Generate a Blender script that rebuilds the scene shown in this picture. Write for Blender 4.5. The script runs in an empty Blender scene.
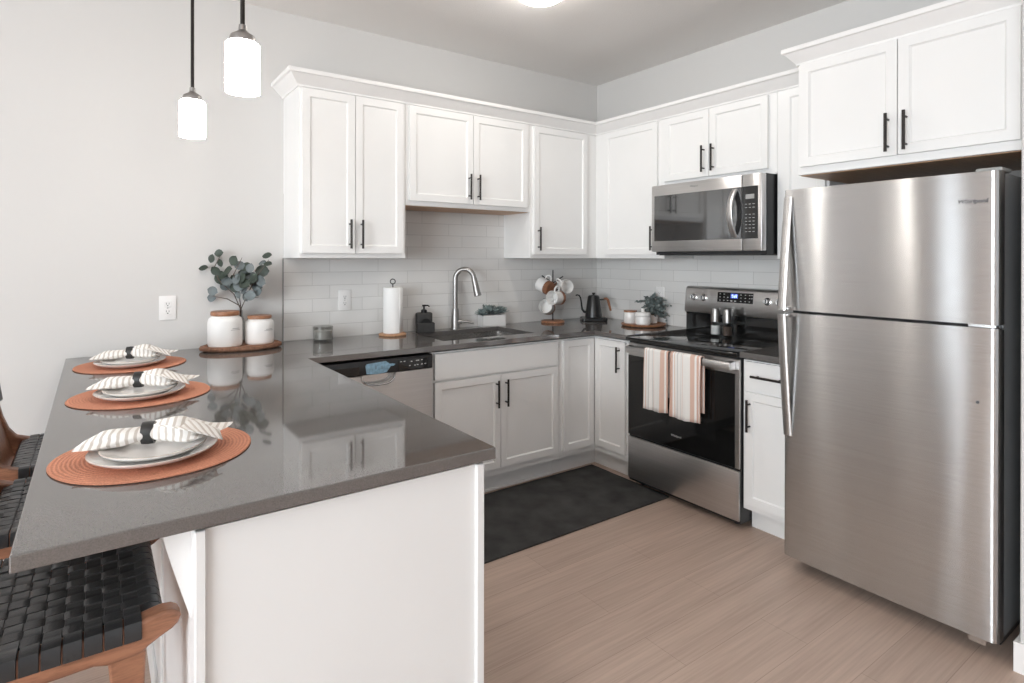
import bpy, bmesh, math, random
from mathutils import Vector, Matrix, Quaternion
random.seed(7)
PI = math.pi
SC = bpy.context.scene
C = SC.collection

# ------------------------------------------------------------------ camera
CAM = Vector((-3.3185, -3.425, 1.3886)); YAW = 0.6136; FPX = 582.953
cd = bpy.data.cameras.new('camera'); cam = bpy.data.objects.new('camera', cd); C.objects.link(cam)
cd.sensor_width = 36.0; cd.lens = FPX / 1024 * 36.0
cd.shift_x = (512 - 505.16) / 1024; cd.shift_y = -(341.5 - 259.124) / 1024
cd.clip_start = 0.02
cam.matrix_world = Matrix.Translation(CAM) @ (Matrix.Rotation(-YAW, 4, 'Z') @ Matrix.Rotation(PI/2 - 0.0022, 4, 'X') @ Matrix.Rotation(0.0013, 4, 'Z'))
SC.camera = cam

# ------------------------------------------------------------------ world and light
W = bpy.data.worlds.new('sky'); SC.world = W; W.use_nodes = True
W.node_tree.nodes['Background'].inputs[0].default_value = (0.85, 0.92, 1.0, 1)
W.node_tree.nodes['Background'].inputs[1].default_value = 1.0
def area(name, loc, rot, sx, sy, power, col=(1, 1, 1)):
    l = bpy.data.lights.new(name, 'AREA'); l.shape = 'RECTANGLE'; l.size = sx; l.size_y = sy
    l.energy = power; l.color = col
    o = bpy.data.objects.new(name, l); C.objects.link(o); o.location = loc; o.rotation_euler = rot
    return o
# daylight entering by the two wide windows of the living room behind the camera
area('window_daylight_rear', (-2.3, -7.62, 1.35), (PI/2, 0, PI), 3.6, 2.1, 455, (0.87, 0.945, 1.0))
area('fridge_streak_light', (-7.62, -0.95, 1.45), (PI/2, 0, -PI/2), 0.13, 2.1, 9, (0.87, 0.945, 1.0))  # added lamp out of view, puts a vertical streak on the fridge door
area('window_daylight_side', (-7.62, -4.2, 1.45), (PI/2, 0, -PI/2), 3.4, 2.1, 350, (0.87, 0.945, 1.0))
CEIL_L, PEND_L = 56.0, 40.0
SC.view_settings.view_transform = 'Standard'; SC.view_settings.look = 'None'
SC.view_settings.exposure = 0.03; SC.view_settings.gamma = 1.0; SC.view_settings.use_curve_mapping = False
SC.cycles.max_bounces = 10; SC.cycles.diffuse_bounces = 6; SC.cycles.glossy_bounces = 5
SC.cycles.transmission_bounces = 8; SC.cycles.sample_clamp_indirect = 6.0; SC.cycles.use_denoising = True
SC.cycles.caustics_reflective = False; SC.cycles.caustics_refractive = False

# ------------------------------------------------------------------ materials
def new_mat(name):
    m = bpy.data.materials.new(name); m.use_nodes = True
    nt = m.node_tree; b = nt.nodes['Principled BSDF']
    return m, nt, b
def link(nt, a, b): nt.links.new(a, b)
def node(nt, t, **kw):
    n = nt.nodes.new(t)
    for k, v in kw.items():
        if k in n.inputs: n.inputs[k].default_value = v
        else: setattr(n, k, v)
    return n
def objco(nt): return nt.nodes.new('ShaderNodeTexCoord').outputs['Object']
def mapping(nt, vec, scale=(1, 1, 1), rot=(0, 0, 0), loc=(0, 0, 0)):
    m = nt.nodes.new('ShaderNodeMapping'); link(nt, vec, m.inputs[0])
    m.inputs['Scale'].default_value = scale; m.inputs['Rotation'].default_value = rot; m.inputs['Location'].default_value = loc
    return m.outputs[0]
def ramp(nt, fac, stops, interp='LINEAR'):
    r = nt.nodes.new('ShaderNodeValToRGB'); e = r.color_ramp.elements; r.color_ramp.interpolation = interp
    while len(e) < len(stops): e.new(0.5)
    for i, (p, c) in enumerate(stops):
        e[i].position = p; e[i].color = (c[0], c[1], c[2], 1)
    link(nt, fac, r.inputs[0]); return r.outputs[0]
def bump(nt, b, h, strength, dist=0.002):
    n = nt.nodes.new('ShaderNodeBump'); n.inputs['Strength'].default_value = strength; n.inputs['Distance'].default_value = dist
    link(nt, h, n.inputs['Height']); link(nt, n.outputs[0], b.inputs['Normal'])
def simple(name, col, rough=0.5, metal=0.0, var=0.0, vscale=8.0, bumps=0.0, bscale=60.0, spec=0.5, coat=0.0, emis=None, estr=0.0, trans=0.0, ior=1.5):
    m, nt, b = new_mat(name)
    b.inputs['Base Color'].default_value = (*col, 1); b.inputs['Roughness'].default_value = rough
    b.inputs['Metallic'].default_value = metal; b.inputs['Specular IOR Level'].default_value = spec
    b.inputs['Coat Weight'].default_value = coat; b.inputs['Coat Roughness'].default_value = 0.08
    b.inputs['Transmission Weight'].default_value = trans; b.inputs['IOR'].default_value = ior
    if emis: b.inputs['Emission Color'].default_value = (*emis, 1); b.inputs['Emission Strength'].default_value = estr
    if var or bumps:
        co = objco(nt)
        if var:
            n = node(nt, 'ShaderNodeTexNoise', Scale=vscale, Detail=4.0); link(nt, co, n.inputs['Vector'])
            link(nt, ramp(nt, n.outputs[0], [(0.3, [c*(1-var) for c in col]), (0.7, [min(1, c*(1+var)) for c in col])]), b.inputs['Base Color'])
        if bumps:
            n = node(nt, 'ShaderNodeTexNoise', Scale=bscale, Detail=3.0); link(nt, co, n.inputs['Vector'])
            bump(nt, b, n.outputs[0], bumps)
    return m
def steel(name, tangent, col=(0.60, 0.59, 0.58), rough=0.30, aniso=0.8, wavy=0.0, grain=(2, 300, 300)):
    m, nt, b = new_mat(name)
    b.inputs['Metallic'].default_value = 1.0; b.inputs['Roughness'].default_value = rough
    b.inputs['Anisotropic'].default_value = aniso
    t = node(nt, 'ShaderNodeCombineXYZ', X=tangent[0], Y=tangent[1], Z=tangent[2]); link(nt, t.outputs[0], b.inputs['Tangent'])
    co = objco(nt)
    n = node(nt, 'ShaderNodeTexNoise', Scale=1.0, Detail=2.0); link(nt, mapping(nt, co, grain), n.inputs['Vector'])
    link(nt, ramp(nt, n.outputs[0], [(0.25, [c*0.93 for c in col]), (0.75, [c*1.05 for c in col])]), b.inputs['Base Color'])
    if wavy:
        w = node(nt, 'ShaderNodeTexNoise', Scale=1.0, Detail=0.0); link(nt, mapping(nt, co, (3.0, 5.0, 1.6)), w.inputs['Vector'])
        bump(nt, b, w.outputs[0], wavy, 0.02)
    return m
def wood(name, c1, c2, scale=(2, 30, 30), rough=0.45, rings=6.0):
    m, nt, b = new_mat(name); co = objco(nt)
    n = node(nt, 'ShaderNodeTexNoise', Scale=rings * 0.4, Detail=6.0, Distortion=1.2); link(nt, mapping(nt, co, scale), n.inputs['Vector'])
    n2 = node(nt, 'ShaderNodeTexNoise', Scale=rings * 3, Detail=3.0); link(nt, mapping(nt, co, scale), n2.inputs['Vector'])
    mx = node(nt, 'ShaderNodeMath', operation='MULTIPLY_ADD'); link(nt, n2.outputs[0], mx.inputs[0]); mx.inputs[1].default_value = 0.35
    link(nt, n.outputs[0], mx.inputs[2])
    link(nt, ramp(nt, mx.outputs[0], [(0.45, c2), (0.85, c1)]), b.inputs['Base Color'])
    b.inputs['Roughness'].default_value = rough; bump(nt, b, mx.outputs[0], 0.08)
    return m
def tile_mat(name, axis):
    m, nt, b = new_mat(name); co = objco(nt)
    s = nt.nodes.new('ShaderNodeSeparateXYZ'); link(nt, co, s.inputs[0])
    c = nt.nodes.new('ShaderNodeCombineXYZ'); link(nt, s.outputs[axis], c.inputs[0]); link(nt, s.outputs[2], c.inputs[1])
    mp = mapping(nt, c.outputs[0], (1, 1, 1), loc=(0.06, -0.916, 0))
    br = nt.nodes.new('ShaderNodeTexBrick'); link(nt, mp, br.inputs['Vector'])
    br.offset = 0.34; br.offset_frequency = 2
    br.inputs['Scale'].default_value = 1.0; br.inputs['Brick Width'].default_value = 0.303; br.inputs['Row Height'].default_value = 0.0775
    br.inputs['Mortar Size'].default_value = 0.0013; br.inputs['Mortar Smooth'].default_value = 0.3; br.inputs['Bias'].default_value = 0.0
    br.inputs['Color1'].default_value = (0.74, 0.73, 0.715, 1); br.inputs['Color2'].default_value = (0.69, 0.68, 0.665, 1); br.inputs['Mortar'].default_value = (0.50, 0.49, 0.475, 1)
    link(nt, br.outputs['Color'], b.inputs['Base Color'])
    b.inputs['Roughness'].default_value = 0.14
    w = node(nt, 'ShaderNodeTexNoise', Scale=14.0, Detail=1.0); link(nt, co, w.inputs['Vector'])
    a = node(nt, 'ShaderNodeMath', operation='MULTIPLY_ADD'); link(nt, w.outputs[0], a.inputs[0]); a.inputs[1].default_value = 0.35
    inv = node(nt, 'ShaderNodeMath', operation='SUBTRACT'); inv.inputs[0].default_value = 1.0; link(nt, br.outputs['Fac'], inv.inputs[1])
    link(nt, inv.outputs[0], a.inputs[2]); bump(nt, b, a.outputs[0], 0.5, 0.0015)
    return m
def floor_mat():
    m, nt, b = new_mat('plank_floor'); co = objco(nt)
    br = nt.nodes.new('ShaderNodeTexBrick'); link(nt, co, br.inputs['Vector']); br.offset = 0.37
    br.inputs['Scale'].default_value = 1.0; br.inputs['Brick Width'].default_value = 1.22; br.inputs['Row Height'].default_value = 0.18
    br.inputs['Mortar Size'].default_value = 0.0008; br.inputs['Mortar Smooth'].default_value = 0.1
    br.inputs['Color1'].default_value = (0.485, 0.365, 0.297, 1); br.inputs['Color2'].default_value = (0.545, 0.412, 0.338, 1); br.inputs['Mortar'].default_value = (0.33, 0.24, 0.19, 1)
    n = node(nt, 'ShaderNodeTexNoise', Scale=1.0, Detail=5.0, Distortion=0.4); link(nt, mapping(nt, co, (3.0, 95, 1)), n.inputs['Vector'])
    n2 = node(nt, 'ShaderNodeTexNoise', Scale=1.0, Detail=3.0); link(nt, mapping(nt, co, (1.2, 14, 1)), n2.inputs['Vector'])
    mx = node(nt, 'ShaderNodeMath', operation='ADD'); link(nt, n.outputs[0], mx.inputs[0]); link(nt, n2.outputs[0], mx.inputs[1])
    g = ramp(nt, mx.outputs[0], [(0.36, (0.82, 0.81, 0.80)), (0.62, (1.06, 1.06, 1.06))])
    r = nt.nodes[-1]
    sc = node(nt, 'ShaderNodeMath', operation='MULTIPLY'); link(nt, mx.outputs[0], sc.inputs[0]); sc.inputs[1].default_value = 0.5
    link(nt, sc.outputs[0], g.node.inputs[0])
    mm = nt.nodes.new('ShaderNodeMixRGB'); mm.blend_type = 'MULTIPLY'; mm.inputs[0].default_value = 1.0
    link(nt, br.outputs['Color'], mm.inputs[1]); link(nt, g, mm.inputs[2]); link(nt, mm.outputs[0], b.inputs['Base Color'])
    b.inputs['Roughness'].default_value = 0.42; bump(nt, b, n.outputs[0], 0.05)
    return m
def quartz():
    m, nt, b = new_mat('grey_quartz'); co = objco(nt)
    n = node(nt, 'ShaderNodeTexNoise', Scale=420.0, Detail=2.0); link(nt, co, n.inputs['Vector'])
    n2 = node(nt, 'ShaderNodeTexNoise', Scale=5.0, Detail=4.0); link(nt, co, n2.inputs['Vector'])
    mx = node(nt, 'ShaderNodeMath', operation='MULTIPLY_ADD'); link(nt, n2.outputs[0], mx.inputs[0]); mx.inputs[1].default_value = 0.25
    link(nt, n.outputs[0], mx.inputs[2])
    link(nt, ramp(nt, mx.outputs[0], [(0.42, (0.092, 0.085, 0.081)), (0.85, (0.135, 0.125, 0.119))]), b.inputs['Base Color'])
    b.inputs['Roughness'].default_value = 0.05; b.inputs['Specular IOR Level'].default_value = 1.0; b.inputs['IOR'].default_value = 1.65
    return m
def stripes_mat(name, axis, stops, period, rough=0.9, loc=0.0, weave=900.0, skew=0.0):
    m, nt, b = new_mat(name); co = objco(nt)
    s = nt.nodes.new('ShaderNodeSeparateXYZ'); link(nt, co, s.inputs[0])
    d = node(nt, 'ShaderNodeMath', operation='MULTIPLY_ADD'); link(nt, s.outputs[axis], d.inputs[0]); d.inputs[1].default_value = 1.0 / period; d.inputs[2].default_value = loc
    if skew:
        d2 = node(nt, 'ShaderNodeMath', operation='MULTIPLY_ADD'); link(nt, s.outputs[1], d2.inputs[0]); d2.inputs[1].default_value = skew / period; link(nt, d.outputs[0], d2.inputs[2]); d = d2
    f = node(nt, 'ShaderNodeMath', operation='FRACT'); link(nt, d.outputs[0], f.inputs[0])
    link(nt, ramp(nt, f.outputs[0], stops, 'CONSTANT'), b.inputs['Base Color'])
    b.inputs['Roughness'].default_value = rough; b.inputs['Sheen Weight'].default_value = 0.2
    n = node(nt, 'ShaderNodeTexNoise', Scale=weave); link(nt, co, n.inputs['Vector']); bump(nt, b, n.outputs[0], 0.3, 0.001)
    return m
M = {}
M['wall'] = simple('wall_paint', (0.630, 0.619, 0.606), 0.6, bumps=0.08, bscale=180)
M['ceiling'] = simple('ceiling_texture', (0.80, 0.785, 0.77), 0.9, bumps=0.8, bscale=130)
M['white'] = simple('cabinet_white', (0.80, 0.795, 0.785), 0.32, var=0.012, vscale=3)
M['trimw'] = simple('trim_white', (0.80, 0.79, 0.78), 0.4, var=0.012)
M['rawwood'] = wood('cabinet_underside', (0.55, 0.34, 0.2), (0.42, 0.24, 0.13))
M['tile_back'] = tile_mat('tile_back', 0); M['tile_right'] = tile_mat('tile_right', 1)
M['floor'] = floor_mat(); M['quartz'] = quartz()
M['black'] = simple('black_metal', (0.018, 0.017, 0.017), 0.38, 0.6, var=0.15, vscale=40)
M['bronze'] = simple('dark_bronze', (0.030, 0.026, 0.024), 0.35, 0.7, var=0.2, vscale=30)
M['fridge'] = steel('brushed_steel_door', (0, 0, 1), (0.60, 0.60, 0.60), 0.26, 1.0, wavy=0.12, grain=(250, 2, 250))
M['steel_y'] = steel('brushed_steel', (0, 0, 1), (0.62, 0.61, 0.605), 0.30, 0.8, grain=(250, 2, 250))
M['steel_x'] = steel('brushed_steel_front', (0, 0, 1), (0.60, 0.59, 0.58), 0.32, 0.7, grain=(2, 250, 250))
M['nickel'] = simple('brushed_nickel', (0.33, 0.32, 0.31), 0.36, 1.0, var=0.06, vscale=50)
M['chrome'] = simple('bright_metal', (0.72, 0.72, 0.72), 0.14, 1.0, var=0.03)
M['sink'] = steel('sink_steel', (1, 0, 0), (0.62, 0.61, 0.6), 0.25, 0.4)
M['gunmetal'] = simple('fridge_side_grey', (0.19, 0.192, 0.195), 0.45, 0.0, bumps=0.15, bscale=400, var=0.05)
M['blackglass'] = simple('black_glass', (0.006, 0.006, 0.006), 0.04, var=0.1, coat=0.3)
M['microglass'] = simple('microwave_glass', (0.03, 0.03, 0.031), 0.05, var=0.1, coat=1.0, spec=1.0)
M['ovenglass'] = simple('oven_window_glass', (0.010, 0.010, 0.010), 0.05, var=0.1, coat=0.3)
M['blackplastic'] = simple('black_plastic', (0.015, 0.015, 0.016), 0.35, var=0.1)
M['greyplastic'] = simple('grey_plastic', (0.33, 0.33, 0.32), 0.5, var=0.03)
M['ringgrey'] = simple('burner_mark', (0.03, 0.03, 0.03), 0.25, var=0.1)
M['whiteplastic'] = simple('white_plastic', (0.82, 0.81, 0.80), 0.35, var=0.01)
M['slot'] = simple('dark_slot', (0.05, 0.05, 0.05), 0.6, var=0.1)
M['text_dark'] = simple('grey_lettering', (0.12, 0.12, 0.13), 0.4, 0.3, var=0.05)
M['text_light'] = simple('silver_lettering', (0.6, 0.6, 0.6), 0.35, 0.4, var=0.05)
M['text_ink'] = simple('ink', (0.35, 0.35, 0.35), 0.7, var=0.05)
M['display'] = simple('lit_display', (0.02, 0.03, 0.1), 0.2, emis=(0.12, 0.2, 0.9), estr=0.6, var=0.1)
M['digits'] = simple('lit_digits', (0.5, 0.6, 1.0), 0.2, emis=(0.55, 0.7, 1.0), estr=2.0, var=0.1)
M['tagblue'] = simple('blue_tag_film', (0.24, 0.40, 0.52), 0.35, var=0.3, vscale=60)
M['ceramic'] = simple('white_ceramic', (0.80, 0.79, 0.775), 0.22, var=0.01, coat=0.3)
M['matteceramic'] = simple('matte_white_ceramic', (0.80, 0.79, 0.775), 0.5, var=0.015)
M['cork'] = wood('mug_wood', (0.30, 0.13, 0.065), (0.17, 0.07, 0.035), (8, 8, 30))
M['acacia'] = wood('acacia', (0.40, 0.185, 0.095), (0.20, 0.085, 0.045), (5, 18, 18), 0.4)
M['livewood'] = wood('slice_wood', (0.52, 0.30, 0.17), (0.36, 0.18, 0.095), (14, 14, 14), 0.45)
M['bark'] = wood('slice_bark', (0.27, 0.13, 0.075), (0.13, 0.06, 0.035), (30, 30, 8), 0.7)
M['teak'] = wood('teak', (0.32, 0.145, 0.082), (0.18, 0.076, 0.042), (4, 26, 26), 0.42)
M['leather'] = simple('black_leather', (0.024, 0.024, 0.025), 0.32, var=0.25, vscale=14, bumps=0.25, bscale=220)
M['paper'] = simple('paper_towel', (0.84, 0.835, 0.825), 0.95, bumps=0.4, bscale=120, var=0.01)
M['soapblack'] = simple('matte_black_ceramic', (0.028, 0.027, 0.026), 0.55, var=0.2, vscale=60, bumps=0.2, bscale=200)
M['sponge'] = simple('dark_scrubber', (0.008, 0.008, 0.008), 0.95, bumps=1.0, bscale=300, var=0.2)
M['leaf'] = simple('eucalyptus_leaf', (0.033, 0.046, 0.034), 0.5, var=0.35, vscale=22)
M['leafpale'] = simple('eucalyptus_leaf_pale', (0.125, 0.148, 0.152), 0.55, var=0.25, vscale=22)
M['twig'] = simple('twig', (0.10, 0.075, 0.06), 0.7, var=0.3, vscale=40)
M['succ'] = simple('succulent_leaf', (0.27, 0.325, 0.32), 0.6, var=0.4, vscale=30)
M['herb'] = simple('small_leaf', (0.17, 0.205, 0.20), 0.65, var=0.45, vscale=40)
M['soil'] = simple('soil', (0.05, 0.04, 0.03), 0.95, var=0.3, bumps=0.8, bscale=120)
M['rug'] = simple('charcoal_rug', (0.060, 0.059, 0.058), 1.0, var=0.28, vscale=7, bumps=1.0, bscale=260, spec=0.1)
M['placemat'] = None
M['plate'] = simple('plate_glaze', (0.82, 0.80, 0.775), 0.16, var=0.01, coat=0.3)
M['platerim'] = simple('plate_rim', (0.50, 0.41, 0.35), 0.3, var=0.2, vscale=60)
M['ring'] = simple('napkin_ring_black', (0.02, 0.02, 0.02), 0.35, var=0.4, vscale=60, bumps=0.3, bscale=90)
M['napkin'] = stripes_mat('striped_linen', 0, [(0, (0.80, 0.775, 0.745)), (0.56, (0.52, 0.465, 0.415)), (0.94, (0.80, 0.775, 0.745))], 0.0165)
M['napkin_fan'] = stripes_mat('striped_linen_fan', 0, [(0, (0.80, 0.775, 0.745)), (0.56, (0.52, 0.465, 0.415)), (0.94, (0.80, 0.775, 0.745))], 0.0165, skew=0.75)
tp, tw, tt, tg = (0.62, 0.40, 0.32), (0.80, 0.775, 0.745), (0.66, 0.46, 0.375), (0.58, 0.555, 0.535)
M['towel'] = stripes_mat('striped_towel', 1, [(0, tp), (0.10, tw), (0.15, tt), (0.17, tw), (0.24, tg), (0.27, tw), (0.37, tg), (0.385, tw), (0.42, tt), (0.43, tw), (0.66, tt), (0.80, tw), (0.86, tp), (0.93, tw), (0.96, tt)], -0.205, loc=0.5)
M['wax'] = simple('candle_wax', (0.66, 0.65, 0.63), 0.6, var=0.03)
def thin_glass(name, tint, refl):
    m, nt, b = new_mat(name); nt.nodes.remove(b); out = nt.nodes['Material Output']
    t = nt.nodes.new('ShaderNodeBsdfTransparent'); t.inputs[0].default_value = (*tint, 1)
    g = nt.nodes.new('ShaderNodeBsdfGlossy'); g.inputs['Roughness'].default_value = 0.03
    l = nt.nodes.new('ShaderNodeLayerWeight'); l.inputs[0].default_value = 0.35
    k = node(nt, 'ShaderNodeMath', operation='MULTIPLY'); link(nt, l.outputs['Facing'], k.inputs[0]); k.inputs[1].default_value = refl
    mx = nt.nodes.new('ShaderNodeMixShader'); link(nt, k.outputs[0], mx.inputs[0]); link(nt, t.outputs[0], mx.inputs[1]); link(nt, g.outputs[0], mx.inputs[2]); link(nt, mx.outputs[0], out.inputs[0])
    return m
M['glass'] = thin_glass('clear_glass', (0.93, 0.94, 0.94), 0.45)
M['candleglass'] = thin_glass('smoked_glass', (0.80, 0.80, 0.79), 0.4)
M['salt'] = simple('salt', (0.82, 0.81, 0.80), 0.9, var=0.03, bumps=0.5, bscale=500)
M['pepper'] = simple('peppercorns', (0.075, 0.05, 0.04), 0.8, var=0.5, vscale=250, bumps=0.8, bscale=300)
M['shade'] = simple('lit_opal_glass', (0.9, 0.9, 0.88), 0.4, emis=(1.0, 0.955, 0.89), estr=PEND_L)
M['dome'] = simple('lit_ceiling_diffuser', (0.9, 0.9, 0.88), 0.4, emis=(1.0, 0.95, 0.885), estr=CEIL_L)
M['kettle'] = simple('kettle_black', (0.022, 0.022, 0.023), 0.28, 0.3, var=0.1)
M['windowglass'] = M['glass']
def placemat_mat():
    m, nt, b = new_mat('woven_terracotta'); co = objco(nt)
    g = nt.nodes.new('ShaderNodeVectorMath'); g.operation = 'LENGTH'; link(nt, co, g.inputs[0])
    k = node(nt, 'ShaderNodeMath', operation='MULTIPLY'); link(nt, g.outputs['Value'], k.inputs[0]); k.inputs[1].default_value = 2 * PI / 0.0085
    s = node(nt, 'ShaderNodeMath', operation='SINE'); link(nt, k.outputs[0], s.inputs[0])
    n = node(nt, 'ShaderNodeTexNoise', Scale=260.0, Detail=2.0); link(nt, co, n.inputs['Vector'])
    a = node(nt, 'ShaderNodeMath', operation='MULTIPLY_ADD'); link(nt, s.outputs[0], a.inputs[0]); a.inputs[1].default_value = 0.16; link(nt, n.outputs[0], a.inputs[2])
    link(nt, ramp(nt, a.outputs[0], [(0.25, (0.40, 0.15, 0.085)), (0.75, (0.64, 0.275, 0.165))]), b.inputs['Base Color'])
    b.inputs['Roughness'].default_value = 0.8; bump(nt, b, a.outputs[0], 0.9, 0.0025)
    return m
M['placemat'] = placemat_mat()

# ------------------------------------------------------------------ mesh helpers
def BM(): return bmesh.new()
def box(bm, x0, x1, y0, y1, z0, z1, bev=0.0, seg=1):
    vs = [bm.verts.new((x, y, z)) for z in (min(z0, z1), max(z0, z1)) for y in (min(y0, y1), max(y0, y1)) for x in (min(x0, x1), max(x0, x1))]
    fs = [bm.faces.new([vs[i] for i in f]) for f in ((0, 2, 3, 1), (4, 5, 7, 6), (0, 1, 5, 4), (2, 6, 7, 3), (0, 4, 6, 2), (1, 3, 7, 5))]
    if bev:
        es = {e for f in fs for e in f.edges}
        bmesh.ops.bevel(bm, geom=list(es), offset=bev, segments=seg, affect='EDGES', profile=0.5)
    return fs
def prism(bm, poly, f, c0, c1):
    a = [bm.verts.new(f(p, q, c0)) for p, q in poly]; b = [bm.verts.new(f(p, q, c1)) for p, q in poly]
    n = len(poly); fs = [bm.faces.new(a), bm.faces.new(b[::-1])]
    for i in range(n): fs.append(bm.faces.new((a[i], b[i], b[(i+1) % n], a[(i+1) % n])))
    return fs
def frames(pts):
    pts = [Vector(p) for p in pts]; n = len(pts); ts = []
    for i in range(n):
        t = pts[min(i+1, n-1)] - pts[max(i-1, 0)]; ts.append(t.normalized())
    u = ts[0].orthogonal().normalized(); out = []
    for i in range(n):
        if i:
            q = ts[i-1].rotation_difference(ts[i]); u = q @ u
        u = (u - ts[i] * u.dot(ts[i])).normalized(); out.append((pts[i], u, ts[i].cross(u)))
    return out
def tube(bm, pts, r, seg=12, caps=True):
    fr = frames(pts); rings = []
    for i, (p, u, v) in enumerate(fr):
        rr = r[i] if isinstance(r, (list, tuple)) else r
        rings.append([bm.verts.new(p + (u * math.cos(2*PI*k/seg) + v * math.sin(2*PI*k/seg)) * rr) for k in range(seg)])
    for a, b in zip(rings, rings[1:]):
        for k in range(seg): bm.faces.new((a[k], a[(k+1) % seg], b[(k+1) % seg], b[k]))
    if caps: bm.faces.new(rings[0][::-1]); bm.faces.new(rings[-1])
def ring_tube(bm, pts, r, seg=8):
    n = len(pts); pts = [Vector(p) for p in pts]; rings = []
    nrm = (pts[1]-pts[0]).cross(pts[2]-pts[0]).normalized()
    for i in range(n):
        t = (pts[(i+1) % n] - pts[i-1]).normalized(); u = t.cross(nrm).normalized()
        rings.append([bm.verts.new(pts[i] + (u*math.cos(2*PI*k/seg) + nrm*math.sin(2*PI*k/seg)) * r) for k in range(seg)])
    for i in range(n):
        a, b = rings[i], rings[(i+1) % n]
        for k in range(seg): bm.faces.new((a[k], a[(k+1) % seg], b[(k+1) % seg], b[k]))
def lathe(bm, prof, c=(0, 0, 0), seg=32, sx=1.0, sy=1.0, wob=None):
    c = Vector(c); rings = []
    for r, z in prof:
        if r < 1e-6: rings.append([bm.verts.new(c + Vector((0, 0, z)))])
        else:
            rings.append([bm.verts.new(c + Vector((r*sx*math.cos(2*PI*k/seg)*(wob(k, r) if wob else 1), r*sy*math.sin(2*PI*k/seg)*(wob(k, r) if wob else 1), z))) for k in range(seg)])
    for a, b in zip(rings, rings[1:]):
        if len(a) == 1 and len(b) == 1: continue
        for k in range(seg):
            k2 = (k+1) % seg
            if len(a) == 1: bm.faces.new((a[0], b[k], b[k2]))
            elif len(b) == 1: bm.faces.new((a[k], b[0], a[k2]))
            else: bm.faces.new((a[k], b[k], b[k2], a[k2]))
def finish(name, bm, mats, smooth=35, recalc=True):
    if recalc: bmesh.ops.recalc_face_normals(bm, faces=bm.faces[:])
    me = bpy.data.meshes.new(name); bm.to_mesh(me); bm.free()
    for m in (mats if isinstance(mats, (list, tuple)) else [mats]): me.materials.append(m)
    if smooth:
        me.shade_smooth()
        me.set_sharp_from_angle(angle=math.radians(smooth))
    return me
def origin_of(o):
    p = Vector((0, 0, 0))
    while o is not None: p += Vector(o.location); o = o.parent
    return p
def part(name, bm, mats, parent, world=True, smooth=35, recalc=True, label=None, kind=None):
    """one part; bm in world coordinates unless world=False (then in the parent's own)"""
    if world and parent is not None: bmesh.ops.translate(bm, verts=bm.verts[:], vec=-origin_of(parent))
    me = finish(name, bm, mats, smooth, recalc)
    o = bpy.data.objects.new(name, me); C.objects.link(o); o.parent = parent
    if label: o['label'] = label
    if kind: o['kind'] = kind
    return o
def tag(o, label, cat, group=None):
    o['label'] = label; o['category'] = cat
    if group: o['group'] = group
    return o
def thing(name, label, cat, loc=(0, 0, 0), rotz=0.0, group=None):
    o = bpy.data.objects.new(name, None); C.objects.link(o); o.empty_display_size = 0.05
    o.location = loc; o.rotation_euler = (0, 0, rotz)
    return tag(o, label, cat, group)
def solo(name, bm, mats, label, cat, loc=(0, 0, 0), world=False, group=None, smooth=35, recalc=True, rotz=0.0):
    if world: bmesh.ops.translate(bm, verts=bm.verts[:], vec=-Vector(loc))
    me = finish(name, bm, mats, smooth, recalc)
    o = bpy.data.objects.new(name, me); C.objects.link(o); o.location = loc; o.rotation_euler = (0, 0, rotz)
    return tag(o, label, cat, group)
def struct(name, bm, mats, smooth=35, recalc=True):
    me = finish(name, bm, mats, smooth, recalc)
    o = bpy.data.objects.new(name, me); C.objects.link(o); o['kind'] = 'structure'
    return o
def dup(root, loc, rotz=None, label=None, group=None):
    r = root.copy(); C.objects.link(r); r.location = loc
    if rotz is not None: r.rotation_euler = (0, 0, rotz)
    if label: r['label'] = label
    if group: r['group'] = group
    for ch in list(root.children):
        c = ch.copy(); C.objects.link(c); c.parent = r
        for g in list(ch.children):
            d = g.copy(); C.objects.link(d); d.parent = c
    return r
def bevmod(o, w=0.003, seg=2, ang=40):
    m = o.modifiers.new('edge', 'BEVEL'); m.width = w; m.segments = seg; m.limit_method = 'ANGLE'; m.angle_limit = math.radians(ang)
    m.harden_normals = False
    return o
class Frame:
    """u along the run, n out of the wall, z up"""
    def __init__(s, U, N): s.U = Vector(U); s.N = Vector(N)
    def p(s, u, n, z): return s.U*u + s.N*n + Vector((0, 0, z))
    def box(s, bm, u0, u1, n0, n1, z0, z1, bev=0.0, seg=1):
        a, b = s.p(u0, n0, z0), s.p(u1, n1, z1); return box(bm, a.x, b.x, a.y, b.y, a.z, b.z, bev, seg)
FB = Frame((1, 0, 0), (0, -1, 0))      # back run: u = x, n = -y
FR = Frame((0, -1, 0), (-1, 0, 0))     # right run: u = -y, n = -x
def lettering(name, text, size, F, u, n, z, mat, parent, align='CENTER', depth=0.0006, font_shear=0.0):
    cu = bpy.data.curves.new(name, 'FONT'); cu.body = text; cu.size = size; cu.align_x = align; cu.align_y = 'CENTER'; cu.extrude = depth; cu.shear = font_shear
    t = bpy.data.objects.new(name, cu); C.objects.link(t)
    dg = bpy.context.evaluated_depsgraph_get(); me = bpy.data.meshes.new_from_object(t.evaluated_get(dg))
    bpy.data.objects.remove(t); bpy.data.curves.remove(cu)
    off = -origin_of(parent)
    for v in me.vertices: v.co = F.p(u + v.co.x, n + v.co.z, z + v.co.y) + off
    me.materials.clear(); me.materials.append(mat)
    o = bpy.data.objects.new(name, me); C.objects.link(o); o.parent = parent
    return o

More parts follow.
